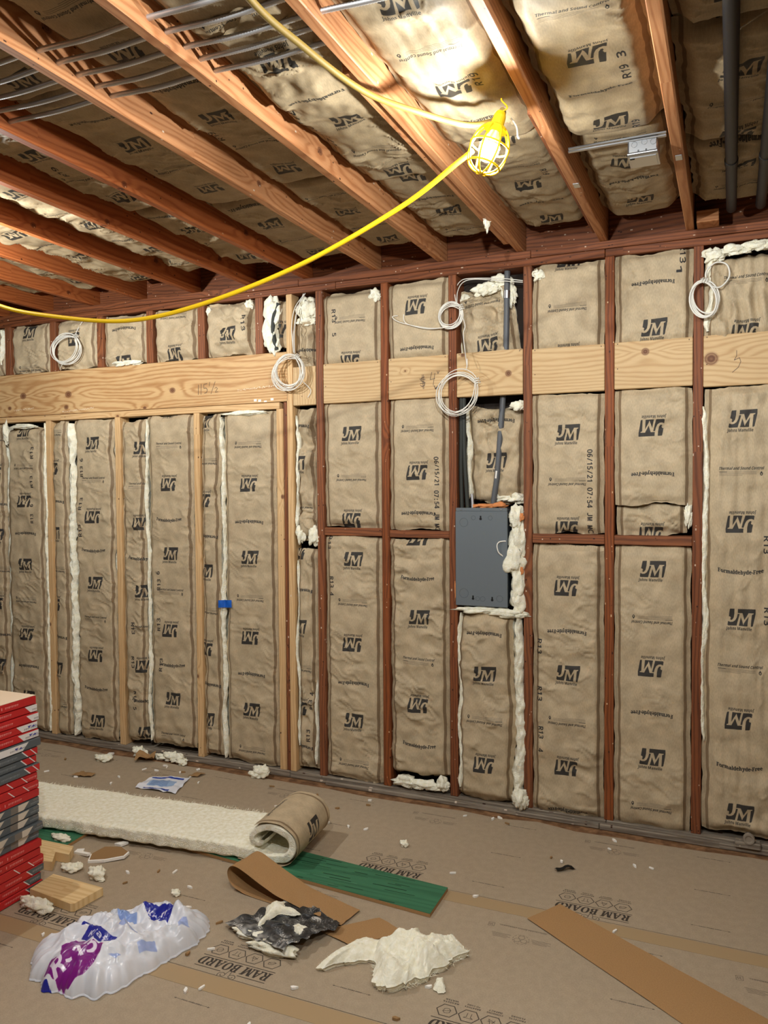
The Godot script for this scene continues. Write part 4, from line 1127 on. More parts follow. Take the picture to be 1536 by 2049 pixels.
func build_ceiling_services() -> void:
	# cord of the work lights
	var m := obj("yellow_cord", tube_mesh([Vector3(-0.742, 2.77, 1.672), Vector3(-0.80, 2.75, 1.65), Vector3(-1.016, 2.658, 1.6), Vector3(-1.398, 2.513, 1.6), Vector3(-1.827, 2.415, 1.6), Vector3(-2.184, 2.387, 1.6), Vector3(-2.574, 2.442, 1.6), Vector3(-2.855, 2.51, 1.6), Vector3(-3.1, 2.63, 1.6), Vector3(-3.245, 2.885, 1.62)], 0.0085, 10, 10), M.yellow)
	tag(m, "bright yellow cord sagging across the wall to the caged work light", "cord")
	m = obj("shaded_yellow_cord", tube_mesh([Vector3(-0.648, 2.876, 1.672), Vector3(-0.66, 2.882, 1.63), Vector3(-0.71, 2.876, 1.61), Vector3(-0.78, 2.87, 1.64), Vector3(-0.88, 2.875, 1.76), Vector3(-0.99, 2.885, 1.93), Vector3(-1.04, 2.89, 2.2), Vector3(-1.05, 2.89, 2.5), Vector3(-0.95, 2.9, 3.1), Vector3(-0.8, 3.01, 3.44)], 0.0095, 10, 10), M.olive)
	tag(m, "yellow cord with painted-in shade running under the joists from the work light towards the viewer", "cord")
	m = obj("white_string", tube_mesh([Vector3(-0.64, 2.88, 1.60), Vector3(-0.622, 2.85, 1.6), Vector3(-0.618, 2.82, 1.6), Vector3(-0.612, 2.812, 1.6)], 0.003, 6, 5), M.wire)
	tag(m, "short frayed white string dangling right of the work light", "string")
	# junction box on its hanger bar
	var t := thing("junction_box", "galvanised square junction box on a hanger bar between two joists", "junction box", Vector3(-0.295, 2.9, 1.05))
	for y in [0.06, 0.049]:
		obj("hanger_bar", box_mesh(Vector3(0.34, 0.007, 0.012), 0.002), M.steel, t, Vector3(-0.09, y, 0.05))
	obj("box_body", box_mesh(Vector3(0.102, 0.056, 0.1), 0.005), M.steel, t, Vector3(0, 0.027, 0.0))
	obj("flange", box_mesh(Vector3(0.104, 0.006, 0.112), 0.002), M.steel, t, Vector3(0, -0.004, -0.002))
	obj("cover_plate", box_mesh(Vector3(0.09, 0.003, 0.09), 0.001), M.steel, t, Vector3(0, -0.0075, -0.004))
	obj("slot", box_mesh(Vector3(0.016, 0.002, 0.012), 0.0005), M.black, t, Vector3(-0.036, -0.0087, 0.034))
	obj("mounting_ridge", tube_mesh([Vector3(-0.05, 0.0, 0.057), Vector3(0.05, 0.0, 0.057)], 0.006, 1, 10), M.steel, t)
	for q in [[-0.028, 0.035], [0.006, 0.04], [0.036, 0.036]]:
		obj("knockout", ring_mesh(0.0105, 0.002), M.steel, t, Vector3(q[0], q[1], 0.0503), Vector3(PI / 2, 0, 0))
	for q in [[-0.014, 0.012], [0.012, 0.012]]:
		obj("screw_hole", ring_mesh(0.003, 0.002), M.black, t, Vector3(q[0], q[1], 0.0503), Vector3(PI / 2, 0, 0))
	for q in [["small metal bracket plate on the joist right of the junction box", -0.185, 0.92], ["small metal bracket plate on the joist left of the junction box", -0.577, 0.8]]:
		m = obj("bracket_plate", box_mesh(Vector3(0.024, 0.004, 0.045), 0.001), M.steel, null, Vector3(q[1], 2.9335, q[2]))
		tag(m, q[0], "bracket", "bracket plates on the joists")
	# waste pipes at the right
	for q in [[-0.008, "left of two thick black pipes along the rightmost ceiling bay"], [0.112, "right of two thick black pipes along the rightmost ceiling bay"]]:
		var st := begin()
		tube(st, PackedVector3Array([Vector3(0, 0, 0), Vector3(0, 0, 1.4), Vector3(0, 0, 2.9)]), 0.022, 18)
		lathe(st, [Vector2(0.022, 0.0), Vector2(0.025, 0.002), Vector2(0.025, 0.04), Vector2(0.022, 0.042)], 18, Transform3D(Basis(Vector3(1, 0, 0), PI / 2), Vector3(0, 0, 0.55)))
		m = obj("black_pipe", st.commit(), M.black_pipe, null, Vector3(q[0], 2.975, 0.12))
		tag(m, q[1], "pipe", "black pipes under the ceiling")
	# metal-clad cables through the joists
	var names := ["nearest the wall", "second from the wall", "third from the wall", "fourth from the wall", "fifth from the wall"]
	for k in 5:
		var z := 2.07 + k * 0.075
		var pts := []
		var x := -2.7
		var xe: float = [-1.02, -1.02, -0.62, -1.02, -0.62][k]
		while x <= xe + 0.001:
			var d := 1.0
			for j in JOISTS: d = minf(d, absf(x - j) / 0.2)
			pts.append(Vector3(x, 2.972 - 0.007 * smoothstep(0.0, 1.0, d), z + 0.05 * (x + 1.8) * -0.2 + 0.012 * nz.get_noise_2d(x * 0.7, k * 9.0)))
			x += 0.07
		m = obj("metal_clad_cable", ribbed(pts, 0.0085, 0.0085, 0.14, 8), M.mc_cable)
		tag(m, "ribbed metal-clad cable crossing the joists at upper left, %s" % names[k], "cable", "metal-clad cables across the joists")

# ---------------------------------------------------------------- things on the floor
func carton_image(kind: int) -> Image:
	var W := 800
	var H := 44
	var im := Image.create(W, H, false, Image.FORMAT_RGBA8)
	var red := Color8(186, 34, 36); var grey := Color8(84, 90, 94); var white := Color8(222, 218, 214)
	var diag := func(x0: int, x1: int, c: Color, s: int) -> void:
		for y in H: im.fill_rect(Rect2i(x0 + int(y * s * 0.7), y, x1 - x0, 1), c)
	var bars := func(x0: int, x1: int, y: int, c: Color) -> void:
		rng.seed = x0 + y
		var x := x0
		while x < x1:
			var w := rng.randi_range(3, 9)
			im.fill_rect(Rect2i(x, y, w, 5), c)
			im.fill_rect(Rect2i(x, y + 8, maxi(2, w - 2), 3), c)
			x += w + 2
	var faint := Color8(222, 150, 144)
	match kind:
		0:
			im.fill(red); bars.call(640, 710, 16, faint); im.fill_rect(Rect2i(622, 12, 4, 18), faint); bars.call(520, 600, 18, faint)
		1, 2:
			im.fill(red)
			var x := 735 if kind == 1 else 690
			diag.call(x, 900, white, 1)
			bars.call(600, 660, 14, faint)
			bars.call(x + 40, 800, 26, Color8(120, 118, 120))
			if kind == 2:
				var c := Canvas.new(60, 24)
				c.poly(V2([4, 6, 24, 6, 10, 20])); c.poly(V2([26, 20, 36, 6, 42, 20])); c.line(Vector2(24, 14), Vector2(50, 12), 3)
				blend(im, c.done(Color8(38, 44, 140)), 775, 20)
		3:
			im.fill(grey); diag.call(715, 722, white, 1); diag.call(722, 760, red, 1); diag.call(760, 766, white, 1); diag.call(766, 900, red, 1)
			bars.call(600, 690, 18, Color8(128, 134, 138))
		4:
			im.fill(grey)
			diag.call(560, 620, Color8(196, 184, 168), -1); diag.call(690, 748, Color8(206, 194, 178), -1); diag.call(652, 690, Color8(116, 108, 100), 0)
			bars.call(755, 800, 22, Color8(140, 146, 150)); im.fill_rect(Rect2i(770, 0, 30, 14), Color8(110, 106, 104))
		5:
			im.fill(red); diag.call(705, 711, white, 1); diag.call(711, 900, grey, 1)
			bars.call(740, 790, 18, Color8(150, 154, 158)); bars.call(600, 680, 16, faint)
		6:
			im.fill(red); diag.call(640, 646, white, 1); diag.call(715, 721, white, 1); bars.call(740, 790, 20, faint)
		7:
			im.fill(white); diag.call(735, 900, grey, -1); bars.call(640, 720, 22, Color8(130, 128, 130))
			var c := Canvas.new(60, 24)
			c.poly(V2([4, 6, 24, 6, 10, 20])); c.poly(V2([26, 20, 36, 6, 42, 20]))
			blend(im, c.done(Color8(38, 44, 140)), 690, 20)
	return im

func sheet(c: Array, nx: int, ny: int, y0: float, amp: float, sd: float, fr := 6.0) -> ArrayMesh:
	# c: four corners (x, z): near left, near right, far right, far left
	var f := func(u: float, v: float) -> Vector3:
		var p: Vector2 = c[0].lerp(c[1], u).lerp(c[3].lerp(c[2], u), v)
		return Vector3(p.x, y0 + maxf(-y0 * 0.6, amp * nf.get_noise_2d(p.x * fr + sd, p.y * fr)), p.y)
	return grid(nx, ny, f)

func build_floor_things() -> void:
	# stack of flooring cartons
	var mats := []
	for k in 8:
		var cm := StandardMaterial3D.new()
		cm.albedo_texture = ImageTexture.create_from_image(carton_image(k))
		cm.roughness = 0.4
		cm.texture_repeat = false
		mats.append(cm)
	var red := flat(Color8(184, 36, 38), 0.45)
	var grey := flat(Color8(86, 92, 96), 0.45)
	var beige := flat(Color8(226, 204, 176), 0.7)
	var kinds := [5, 5, 5, 6, 0, 0, 4, 4, 4, 4, 4, 0, 6, 6, 3, 3, 3, 7, 2, 2, 1, 1, 0]
	var ord := "first second third fourth fifth sixth seventh eighth ninth tenth eleventh twelfth thirteenth fourteenth fifteenth sixteenth seventeenth eighteenth nineteenth twentieth twenty-first twenty-second twenty-third".split(" ")
	var words := ["red carton end with a grey corner", "red carton with pale lettering", "red and white carton side", "white-ended carton with a blue mark", "grey carton with a red slashed corner", "grey carton with beige tile pictures", "red carton with white slashes", "white and grey carton"]
	var hh := 0.84 / kinds.size()
	rng.seed = 21
	for k in kinds.size():
		var dx := rng.randf_range(-0.012, 0.006)
		var dz := rng.randf_range(-0.004, 0.012)
		var kind: int = kinds[k]
		var w: String = {0: words[1], 1: words[2], 2: words[3], 3: words[4], 4: words[5], 5: words[0], 6: words[6], 7: words[7]}[kind]
		var where := "lowest in the left stack" if k == 0 else ("topmost of the left stack, beige lid showing" if k == kinds.size() - 1 else "%s up from the floor" % ord[k])
		var t := thing("flooring_carton", "%s in the left stack, %s" % [w, where] if k > 0 and k < kinds.size() - 1 else "%s, %s" % [w, where], "carton", Vector3(-3.09 + dx, 0.005 + k * hh, 1.95 + dz), Vector3(0, rng.randf_range(-0.008, 0.008), 0), "stack of flooring cartons")
		obj("body", box_mesh(Vector3(0.72, hh - 0.0015, 0.8), 0.005), grey if kind in [3, 4, 7] else red, t, Vector3(0, hh * 0.5, 0))
		var st := begin()
		var h2 := hh * 0.5 - 0.004
		quad(st, Vector3(0, -h2, 0.396), Vector3(0, -h2, -0.396), Vector3(0, h2, -0.396), Vector3(0, h2, 0.396), Vector3(1, 0, 0), Vector2(0, 1), Vector2(1, 1), Vector2(1, 0), Vector2(0, 0))
		obj("printed_side", st.commit(), mats[kind], t, Vector3(0.3606, hh * 0.5, 0))
		if k == kinds.size() - 1:
			var lid := obj("lid", box_mesh(Vector3(0.716, 0.0016, 0.796), 0.0006), beige, t, Vector3(0, hh + 0.0001, 0))
			lid.set_meta("label", "plain beige top face")

	# unrolled batt with its end curled over
	var t := thing("insulation_roll", "long white fiberglass batt unrolled on the floor, its papered end curled up", "insulation", Vector3(-1.90, 0.0, 0.84), Vector3(0, 0.09, 0))
	var path := []
	for k in 24: path.append(Vector3(-2.3 + k * 0.092, 0.058, 0))
	for q0 in [[-0.08, 0.05], [0.0, 0.048], [0.06, 0.062], [0.092, 0.105], [0.085, 0.155], [0.04, 0.192], [-0.025, 0.202], [-0.085, 0.185], [-0.118, 0.155], [-0.12, 0.128], [-0.098, 0.113], [-0.072, 0.12], [-0.066, 0.14]]: path.append(Vector3(q0[0] * 0.93, 0.048 + (q0[1] - 0.048) * 0.92, 0))
	var sp := smooth_path(path, 6)
	var np := sp.size()
	var nrm := func(i: int) -> Vector3:
		var d := (sp[mini(i + 1, np - 1)] - sp[maxi(i - 1, 0)]).normalized()
		return Vector3(-d.y, d.x, 0)
	var body := func(u: float, v: float) -> Vector3:
		var i := clampi(int(round(v * (np - 1))), 0, np - 1)
		var a := -u * TAU
		var cx := signf(cos(a)) * pow(absf(cos(a)), 0.3)
		var sy := signf(sin(a)) * pow(absf(sin(a)), 0.3)
		var th := 0.036 if i < 24 * 6 else lerpf(0.024, 0.014, clampf((i - 24 * 6) / 70.0, 0.0, 1.0))
		var p: Vector3 = sp[i]
		var n: Vector3 = nrm.call(i)
		var edge := 0.008 * nf.get_noise_2d(p.x * 9.0 + i * 0.02, cx * 3.0)
		var r := 1.0 + 0.07 * nz.get_noise_3d(p.x * 9.0, cx * 8.0, sy * 2.0) + 0.2 * nf.get_noise_3d(p.x * 3.0, cx * 2.0, sy)
		return p + n * (sy * th * r) + Vector3(0, 0, cx * 0.19 + edge * 1.6)
	obj("fiberglass", grid(64, np - 1, body), M.fibre, t)
	var fp := []
	var fd := []
	for k in 300:
		var x := -2.25 + k * 0.0074
		fp.append(Vector3(x, 0.086, -0.186)); fd.append(Vector3(0, 0.5, -1))
		fp.append(Vector3(x, 0.085, 0.186)); fd.append(Vector3(0, 0.1, 1))
		fp.append(Vector3(x, 0.055, 0.19)); fd.append(Vector3(0, -0.2, 1))
	var fz := obj("loose_fibres", fuzz(fp, fd, 2, 0.02, 41), M.fibre, t)
	fz.set_meta("kind", "stuff")
	var i0 := 24 * 6 - 6
	var i1 := np - 30
	var arc := 0.0
	for i in range(i0, i1): arc += sp[i].distance_to(sp[i + 1])
	var skin := func(u: float, v: float) -> Vector3:
		var i := clampi(int(round(lerpf(i0, i1, v))), 0, np - 1)
		var n: Vector3 = nrm.call(i)
		return sp[i] - n * (0.0275 + 0.002 * nz.get_noise_2d(v * 9.0, u * 4.0)) + Vector3(0, 0, -(u - 0.5) * 0.386)
	obj("kraft_facing", grid(20, i1 - i0, skin), batt_material(0.386, arc, arc * 0.53, true), t)

	# green boards
	var gi := wood_image(512, 128, 0.002, Color8(62, 118, 86), Color8(50, 100, 72), 55.0, 12.0, [], 0)
	rng.seed = 8
	for k in 70:
		gi.fill_rect(Rect2i(rng.randi_range(0, 470), rng.randi_range(0, 124), rng.randi_range(8, 40), rng.randi_range(1, 3)), Color8(22, 62, 42))
	for k in 14:
		gi.fill_rect(Rect2i(rng.randi_range(150, 380), rng.randi_range(60, 90), rng.randi_range(20, 60), 1), Color8(96, 150, 118))
	var gm := wood(gi, 0.55)
	for q in [["green coated board on the floor, running right from under the roll", [-2.5, 0.8, -1.097, 0.912, -1.095, 1.138, -2.5, 1.02]], ["green coated board end on the floor behind the wood offcuts", [-3.6, 1.075, -2.93, 1.04, -2.915, 1.235, -3.6, 1.262]]]:
		var poly := PackedVector2Array(V2(q[1]))
		t = thing("green_board", q[0], "board", Vector3(poly[1].x, 0.0052, poly[1].y), Vector3.ZERO, "green boards on the floor")
		var loc := PackedVector2Array()
		for p in poly: loc.append(p - poly[1])
		var st := begin()
		prism(st, loc, 0.0, 0.0145)
		obj("core", st.commit(), M.kraft_brown, t)
		st = begin()
		prism(st, loc, 0.0145, 0.0158, 0.0)
		obj("green_face", st.commit(), gm, t)

	# kraft strips
	var dir := Vector3(0.988, 0, 0.153)
	var wid := Vector3(-0.153, 0, 0.988)
	var rib := smooth_path([Vector3(0.5, 0.007, 0), Vector3(0.2, 0.0065, 0), Vector3(0.06, 0.010, 0), Vector3(-0.005, 0.032, 0), Vector3(-0.028, 0.075, 0), Vector3(-0.012, 0.108, 0), Vector3(0.03, 0.112, 0), Vector3(0.12, 0.085, 0), Vector3(0.26, 0.042, 0), Vector3(0.42, 0.02, 0), Vector3(0.56, 0.014, 0)], 8)
	var rf := func(u: float, v: float) -> Vector3:
		var p := rib[clampi(int(round(v * (rib.size() - 1))), 0, rib.size() - 1)]
		return dir * p.x + Vector3(0, p.y, 0) + wid * (u - 0.5) * (0.165 - 0.03 * clampf(p.x / 0.56, 0.0, 1.0)) + Vector3(0, 0.003 * nz.get_noise_2d(u * 3.0, p.x * 8.0), 0) * (1.0 if p.y > 0.01 else 0.0)
	var m := obj("kraft_strip", grid(8, rib.size() - 1, rf), M.kraft_brown, null, Vector3(-1.935, 0, 1.185))
	tag(m, "brown kraft paper strip folded back in a loop beside the roll", "paper strip", "brown paper strips")
	m = obj("kraft_strip", sheet(V2([-1.45, 1.40, -1.31, 1.44, -1.14, 1.285, -1.28, 1.22]), 16, 12, 0.0095, 0.004, 3.0), M.kraft_brown)
	tag(m, "short brown kraft paper piece under the folded strip, behind the fiberglass tuft", "paper strip", "brown paper strips")
	m = obj("kraft_strip", sheet(V2([-0.735, 1.0, 0.6, 1.93, 0.7, 1.645, -0.637, 0.836]), 60, 10, 0.0085, 0.003, 8.0, 2.5), M.kraft_brown)
	tag(m, "long flat brown kraft strip lying diagonally at the lower right", "paper strip", "brown paper strips")

	# black vapour barrier scrap with fibre on it
	var bi := Image.create(256, 256, false, Image.FORMAT_RGBA8)
	for y in 256:
		for x in 256:
			var v := 0.5 + 0.8 * nf.get_noise_2d(x * 0.018, y * 0.018) + 0.35 * nz.get_noise_2d(x * 0.2, y * 0.2)
			v = pow(clampf(v, 0.0, 1.0), 3.2)
			if y < 60: v = maxf(v, clampf((60 - y) / 60.0 * (0.6 + 0.8 * nz.get_noise_2d(x * 0.05, y * 0.05)), 0.0, 0.85))
			bi.set_pixel(x, 255 - y, Color8(30, 31, 34).lerp(Color8(222, 218, 208), v * 0.85))
	var bm := StandardMaterial3D.new()
	bm.albedo_texture = ImageTexture.create_from_image(bi)
	bm.roughness = 0.45
	t = thing("barrier_scrap", "torn black backing sheet with clinging white fibres, in front of the folded strip", "scrap", Vector3(-1.58, 0, 1.43))
	var bc := V2([-0.228, 0.095, 0.10, 0.20, 0.204, -0.07, -0.06, -0.205])
	var bf := func(u: float, v: float) -> Vector3:
		var p: Vector2 = bc[0].lerp(bc[1], u).lerp(bc[3].lerp(bc[2], u), v)
		var e := 0.014 * nz.get_noise_2d(u * 5.0, v * 5.0)
		return Vector3(p.x + e, 0.03 + 0.02 * nf.get_noise_2d(u * 1.7 + 3.0, v * 1.7) + 0.025 * (1.0 - v) * u + 0.006 * nz.get_noise_2d(u * 7.0, v * 7.0), p.y + e)
	obj("sheet", grid(40, 40, bf), bm, t)
	for q in [[[-0.11, -0.10, -0.075, -0.115, -0.055, -0.07, -0.01, -0.075, 0.03, -0.055, 0.0, -0.035, -0.05, -0.03, -0.065, 0.02, -0.075, 0.085, -0.09, 0.08, -0.095, 0.01, -0.12, -0.04], -0.075, -0.045, 0.036, 5.0], [[0.03, 0.0, 0.075, 0.005, 0.11, 0.03, 0.125, 0.07, 0.10, 0.085, 0.06, 0.06, 0.02, 0.03], 0.075, 0.04, 0.026, 8.0]]:
		var ts := begin()
		ts.set_smooth_group(0)
		pelt(ts, V2(q[0]), Vector2(q[1], q[2]), q[3], 0.012, q[4], 60, 16)
		ts.index()
		ts.generate_normals()
		obj("fiberglass_tuft", ts.commit(), M.fibre, t, Vector3(0, 0.03, 0))
	obj("fibre_underside", lumps([[Vector3(0.04, 0.022, 0.16), Vector3(0.1, 0.018, 0.03)], [Vector3(-0.08, 0.022, 0.11), Vector3(0.09, 0.014, 0.03)]], 0.4, 12, 0.006), M.fibre, t)

	# torn handful of fiberglass in front
	var pst := begin()
	pst.set_smooth_group(0)
	pelt(pst, V2([-0.16, -0.075, -0.10, -0.135, -0.06, -0.15, -0.02, -0.19, 0.0, -0.15, 0.04, -0.18, 0.1, -0.185, 0.125, -0.215, 0.15, -0.18, 0.175, -0.17, 0.13, -0.11, 0.13, -0.05, 0.09, -0.015, 0.085, 0.05, 0.05, 0.055, 0.035, 0.10, -0.01, 0.145, -0.05, 0.15, -0.085, 0.12, -0.10, 0.06, -0.12, 0.02, -0.14, -0.03]), Vector2(0.0, -0.05), 0.095, 0.026, 4.0, 110, 34)
	pelt(pst, V2([-0.06, -0.13, -0.14, -0.125, -0.2, -0.105, -0.25, -0.055, -0.285, 0.02, -0.305, 0.12, -0.28, 0.125, -0.25, 0.075, -0.215, 0.055, -0.17, 0.02, -0.11, -0.01, -0.06, -0.04]), Vector2(-0.19, -0.04), 0.052, 0.012, 9.0, 70, 20)
	pelt(pst, V2([0.11, 0.0, 0.135, -0.005, 0.15, 0.03, 0.165, 0.065, 0.14, 0.075, 0.115, 0.05]), Vector2(0.137, 0.035), 0.034, 0.01, 2.0, 40, 14)
	pst.index()
	pst.generate_normals()
	m = obj("fiberglass_tuft", pst.commit(), M.fibre, null, Vector3(-1.045, 0, 1.505))
	fp = []
	fd = []
	var rim := V2([-0.10, -0.13, -0.02, -0.18, 0.04, -0.17, 0.1, -0.18, 0.15, -0.19, 0.17, -0.17, 0.13, -0.08, 0.09, 0.0, 0.08, 0.05, 0.03, 0.1, -0.04, 0.145, -0.09, 0.1, -0.11, 0.03, -0.2, -0.1, -0.28, 0.03, -0.29, 0.11])
	for k in 160:
		var g := fmod(k * 0.1, 16.0)
		var e: Vector2 = rim[int(g)].lerp(rim[(int(g) + 1) % 16], g - int(g))
		fp.append(Vector3(e.x * 0.97, 0.018, e.y * 0.97)); fd.append(Vector3(e.x + 0.05, 0.05, e.y).normalized())
	fz = obj("loose_fibres", fuzz(fp, fd, 3, 0.022, 43), M.fibre, m)
	fz.set_meta("kind", "stuff")
	tag(m, "large torn handful of white fiberglass in the middle foreground", "fiberglass tuft", "loose tufts of fiberglass")

	build_bag()

	# wood offcuts by the stack
	var st := begin()
	prism(st, PackedVector2Array(V2([-0.14, -0.085, 0.15, -0.075, 0.135, 0.07, 0.12, 0.078, -0.13, 0.052])), 0.0, 0.034)
	m = obj("wood_offcut", st.commit(), M.offcut, null, Vector3(-2.58, 0.006, 1.588))
	tag(m, "flat pale board offcut with a slanted end, beside the carton stack", "wood offcut", "pale wood offcuts")
	st = begin()
	prism(st, PackedVector2Array(V2([-0.16, -0.08, 0.055, -0.085, 0.10, -0.012, 0.022, -0.008, 0.085, 0.072, -0.06, 0.095, -0.16, 0.06])), 0.0, 0.042)
	m = obj("wood_offcut", st.commit(), M.offcut, null, Vector3(-2.885, 0.0055, 1.36))
	tag(m, "notched thick pale wood block behind the flat offcut, beside the stack", "wood offcut", "pale wood offcuts")

	# broken drywall
	t = thing("drywall_scrap", "broken drywall scrap lying with its brown paper face up", "drywall scrap", Vector3(-2.67, 0.0055, 1.225))
	var dp := PackedVector2Array(V2([-0.04, 0.085, 0.03, 0.055, 0.095, -0.005, 0.085, -0.05, 0.01, -0.085, -0.075, -0.06, -0.08, 0.025]))
	st = begin()
	prism(st, dp, 0.0, 0.011, 0.05)
	obj("plaster_core", st.commit(), M.drywall, t)
	var dq := PackedVector2Array()
	for p in dp: dq.append(p * 0.93 + Vector2(-0.004, -0.006))
	st = begin()
	prism(st, dq, 0.011, 0.0122, 0.05)
	obj("paper_face", st.commit(), M.brown_face, t)
	for q in [["chalky white drywall chip left of the brown-faced scrap", Vector3(-2.80, 0.0055, 1.245), [-0.055, -0.02, -0.02, -0.03, 0.0, 0.0, 0.055, 0.01, 0.05, 0.026, -0.045, 0.012]], ["small white drywall chip behind the brown-faced scrap", Vector3(-2.70, 0.0055, 1.105), [-0.03, 0.01, 0.0, -0.02, 0.035, -0.015, 0.02, 0.022]], ["small white chip on the floor near the wall, left of the wrapper", Vector3(-3.68, 0.0055, 0.10), [-0.02, -0.01, 0.02, -0.012, 0.022, 0.012, -0.014, 0.014]]]:
		st = begin()
		prism(st, PackedVector2Array(V2(q[2])), 0.0, 0.011, 0.12)
		m = obj("drywall_chip", st.commit(), M.drywall, null, q[1])
		tag(m, q[0], "drywall chip", "drywall chips")

	# printed wrapper, paper scraps
	var wi := Image.create(240, 200, false, Image.FORMAT_RGBA8)
	wi.fill(Color8(226, 228, 236))
	wi.fill_rect(Rect2i(20, 6, 190, 16), Color8(30, 60, 150))
	wi.fill_rect(Rect2i(40, 170, 150, 18), Color8(30, 60, 150))
	wi.fill_rect(Rect2i(40, 60, 150, 80), Color8(150, 178, 214))
	for k in 9: wi.fill_rect(Rect2i(50, 66 + k * 8, 100 + (k * 37) % 36, 3), Color8(70, 100, 160))
	var wm := StandardMaterial3D.new()
	wm.albedo_texture = ImageTexture.create_from_image(wi)
	wm.roughness = 0.4
	m = obj("plastic_wrapper", sheet(V2([-3.135, 0.50, -2.86, 0.485, -2.935, 0.255, -3.165, 0.335]), 20, 16, 0.014, 0.012, 2.0, 9.0), wm)
	tag(m, "flattened white plastic wrapper with blue print on the floor by the wall", "wrapper")
	m = obj("kraft_scrap", sheet(V2([-3.43, 0.165, -3.32, 0.125, -3.37, 0.03, -3.5, 0.055]), 12, 12, 0.03, 0.03, 5.0, 12.0), M.kraft_brown)
	tag(m, "small crumpled brown paper scrap at the foot of the wall", "paper scrap")
	m = obj("bark_sliver", sheet(V2([-3.62, 0.50, -3.50, 0.47, -3.50, 0.42, -3.62, 0.42]), 10, 8, 0.014, 0.012, 7.0, 14.0), M.brown_face)
	tag(m, "thin curled brown sliver on the floor behind the long white batt", "paper scrap")
	m = obj("kraft_scrap", sheet(V2([-2.97, 0.24, -2.90, 0.22, -2.89, 0.16, -2.95, 0.17]), 10, 8, 0.016, 0.014, 1.0, 14.0), M.brown_face)
	tag(m, "torn brown paper scrap between the wrapper and the wall", "paper scrap")
	m = obj("rubber_strip", sheet(V2([-0.72, 0.555, -0.70, 0.57, -0.63, 0.51, -0.655, 0.49]), 10, 6, 0.014, 0.014, 4.0, 18.0), M.black)
	tag(m, "small twisted black strip alone on the paper floor at right", "scrap")

# loose fibres standing off a fibre surface: thin blades at the given points, leaning along the given directions
func fuzz(points: Array, dirs: Array, per: int, ln: float, sd: int) -> ArrayMesh:
	rng.seed = sd
	var st := begin()
	for i in points.size():
		for k in per:
			var a: Vector3 = points[i] + Vector3(rng.randf_range(-0.008, 0.008), rng.randf_range(-0.004, 0.002), rng.randf_range(-0.008, 0.008))
			var d: Vector3 = (dirs[i] + Vector3(rng.randf_range(-0.9, 0.9), rng.randf_range(-0.5, 0.6), rng.randf_range(-0.9, 0.9))).normalized()
			var w := Vector3(rng.randf_range(-1, 1), rng.randf_range(-1, 1), rng.randf_range(-1, 1)).normalized() * 0.0014
			tri(st, a - w, a + w, a + d * ln * rng.randf_range(0.4, 1.2), d.cross(w).normalized())
	return st.commit()

# a low soft heap with the given outline on the floor
func pelt(st: SurfaceTool, out: Array, mid: Vector2, hgt: float, amp: float, sd: float, nt: int, nr: int) -> void:
	var n := out.size()
	var P := []
	for j in nr + 1:
		var r := float(j) / nr
		var row := []
		for i in nt:
			var a := float(i) / nt * n
			var k := int(a)
			var p: Vector2 = out[k].lerp(out[(k + 1) % n], a - k)
			var q := mid.lerp(p, minf(r * 1.1, 1.0) - maxf(0.0, r - 0.91) * 0.7)
			if r > 0.5: q += (p - mid).normalized() * (0.010 * nz.get_noise_2d(p.x * 55.0 + sd, p.y * 55.0) + 0.005 * nz.get_noise_2d(p.x * 140.0, p.y * 140.0 + sd)) * (r - 0.5) * 2.0
			var h := hgt * pow(maxf(0.0, 1.0 - pow(r, 2.6)), 0.75)
			h += (amp * (1.5 * nf.get_noise_2d(q.x * 6.0 + sd, q.y * 6.0) + 0.45 * nc.get_noise_2d(q.x * 22.0 + sd, q.y * 22.0) + 0.16 * nz.get_noise_2d(q.x * 70.0, q.y * 70.0 + sd))) * smoothstep(1.0, 0.7, r)
			row.append(Vector3(q.x, maxf(0.0056, h) if r < 0.999 else 0.0056, q.y))
		P.append(row)
	for j in nr:
		for i in nt:
			var i2 := (i + 1) % nt
			var v: Array = [P[j][i], P[j][i2], P[j + 1][i2], P[j + 1][i]]
			var up: bool = (v[1] - v[0]).cross(v[2] - v[0]).y + (v[2] - v[0]).cross(v[3] - v[0]).y < 0.0
			for id in ([0, 1, 2, 0, 2, 3] if up else [0, 2, 1, 0, 3, 2]):
				st.set_uv(Vector2(v[id].x, v[id].z)); st.add_vertex(v[id])

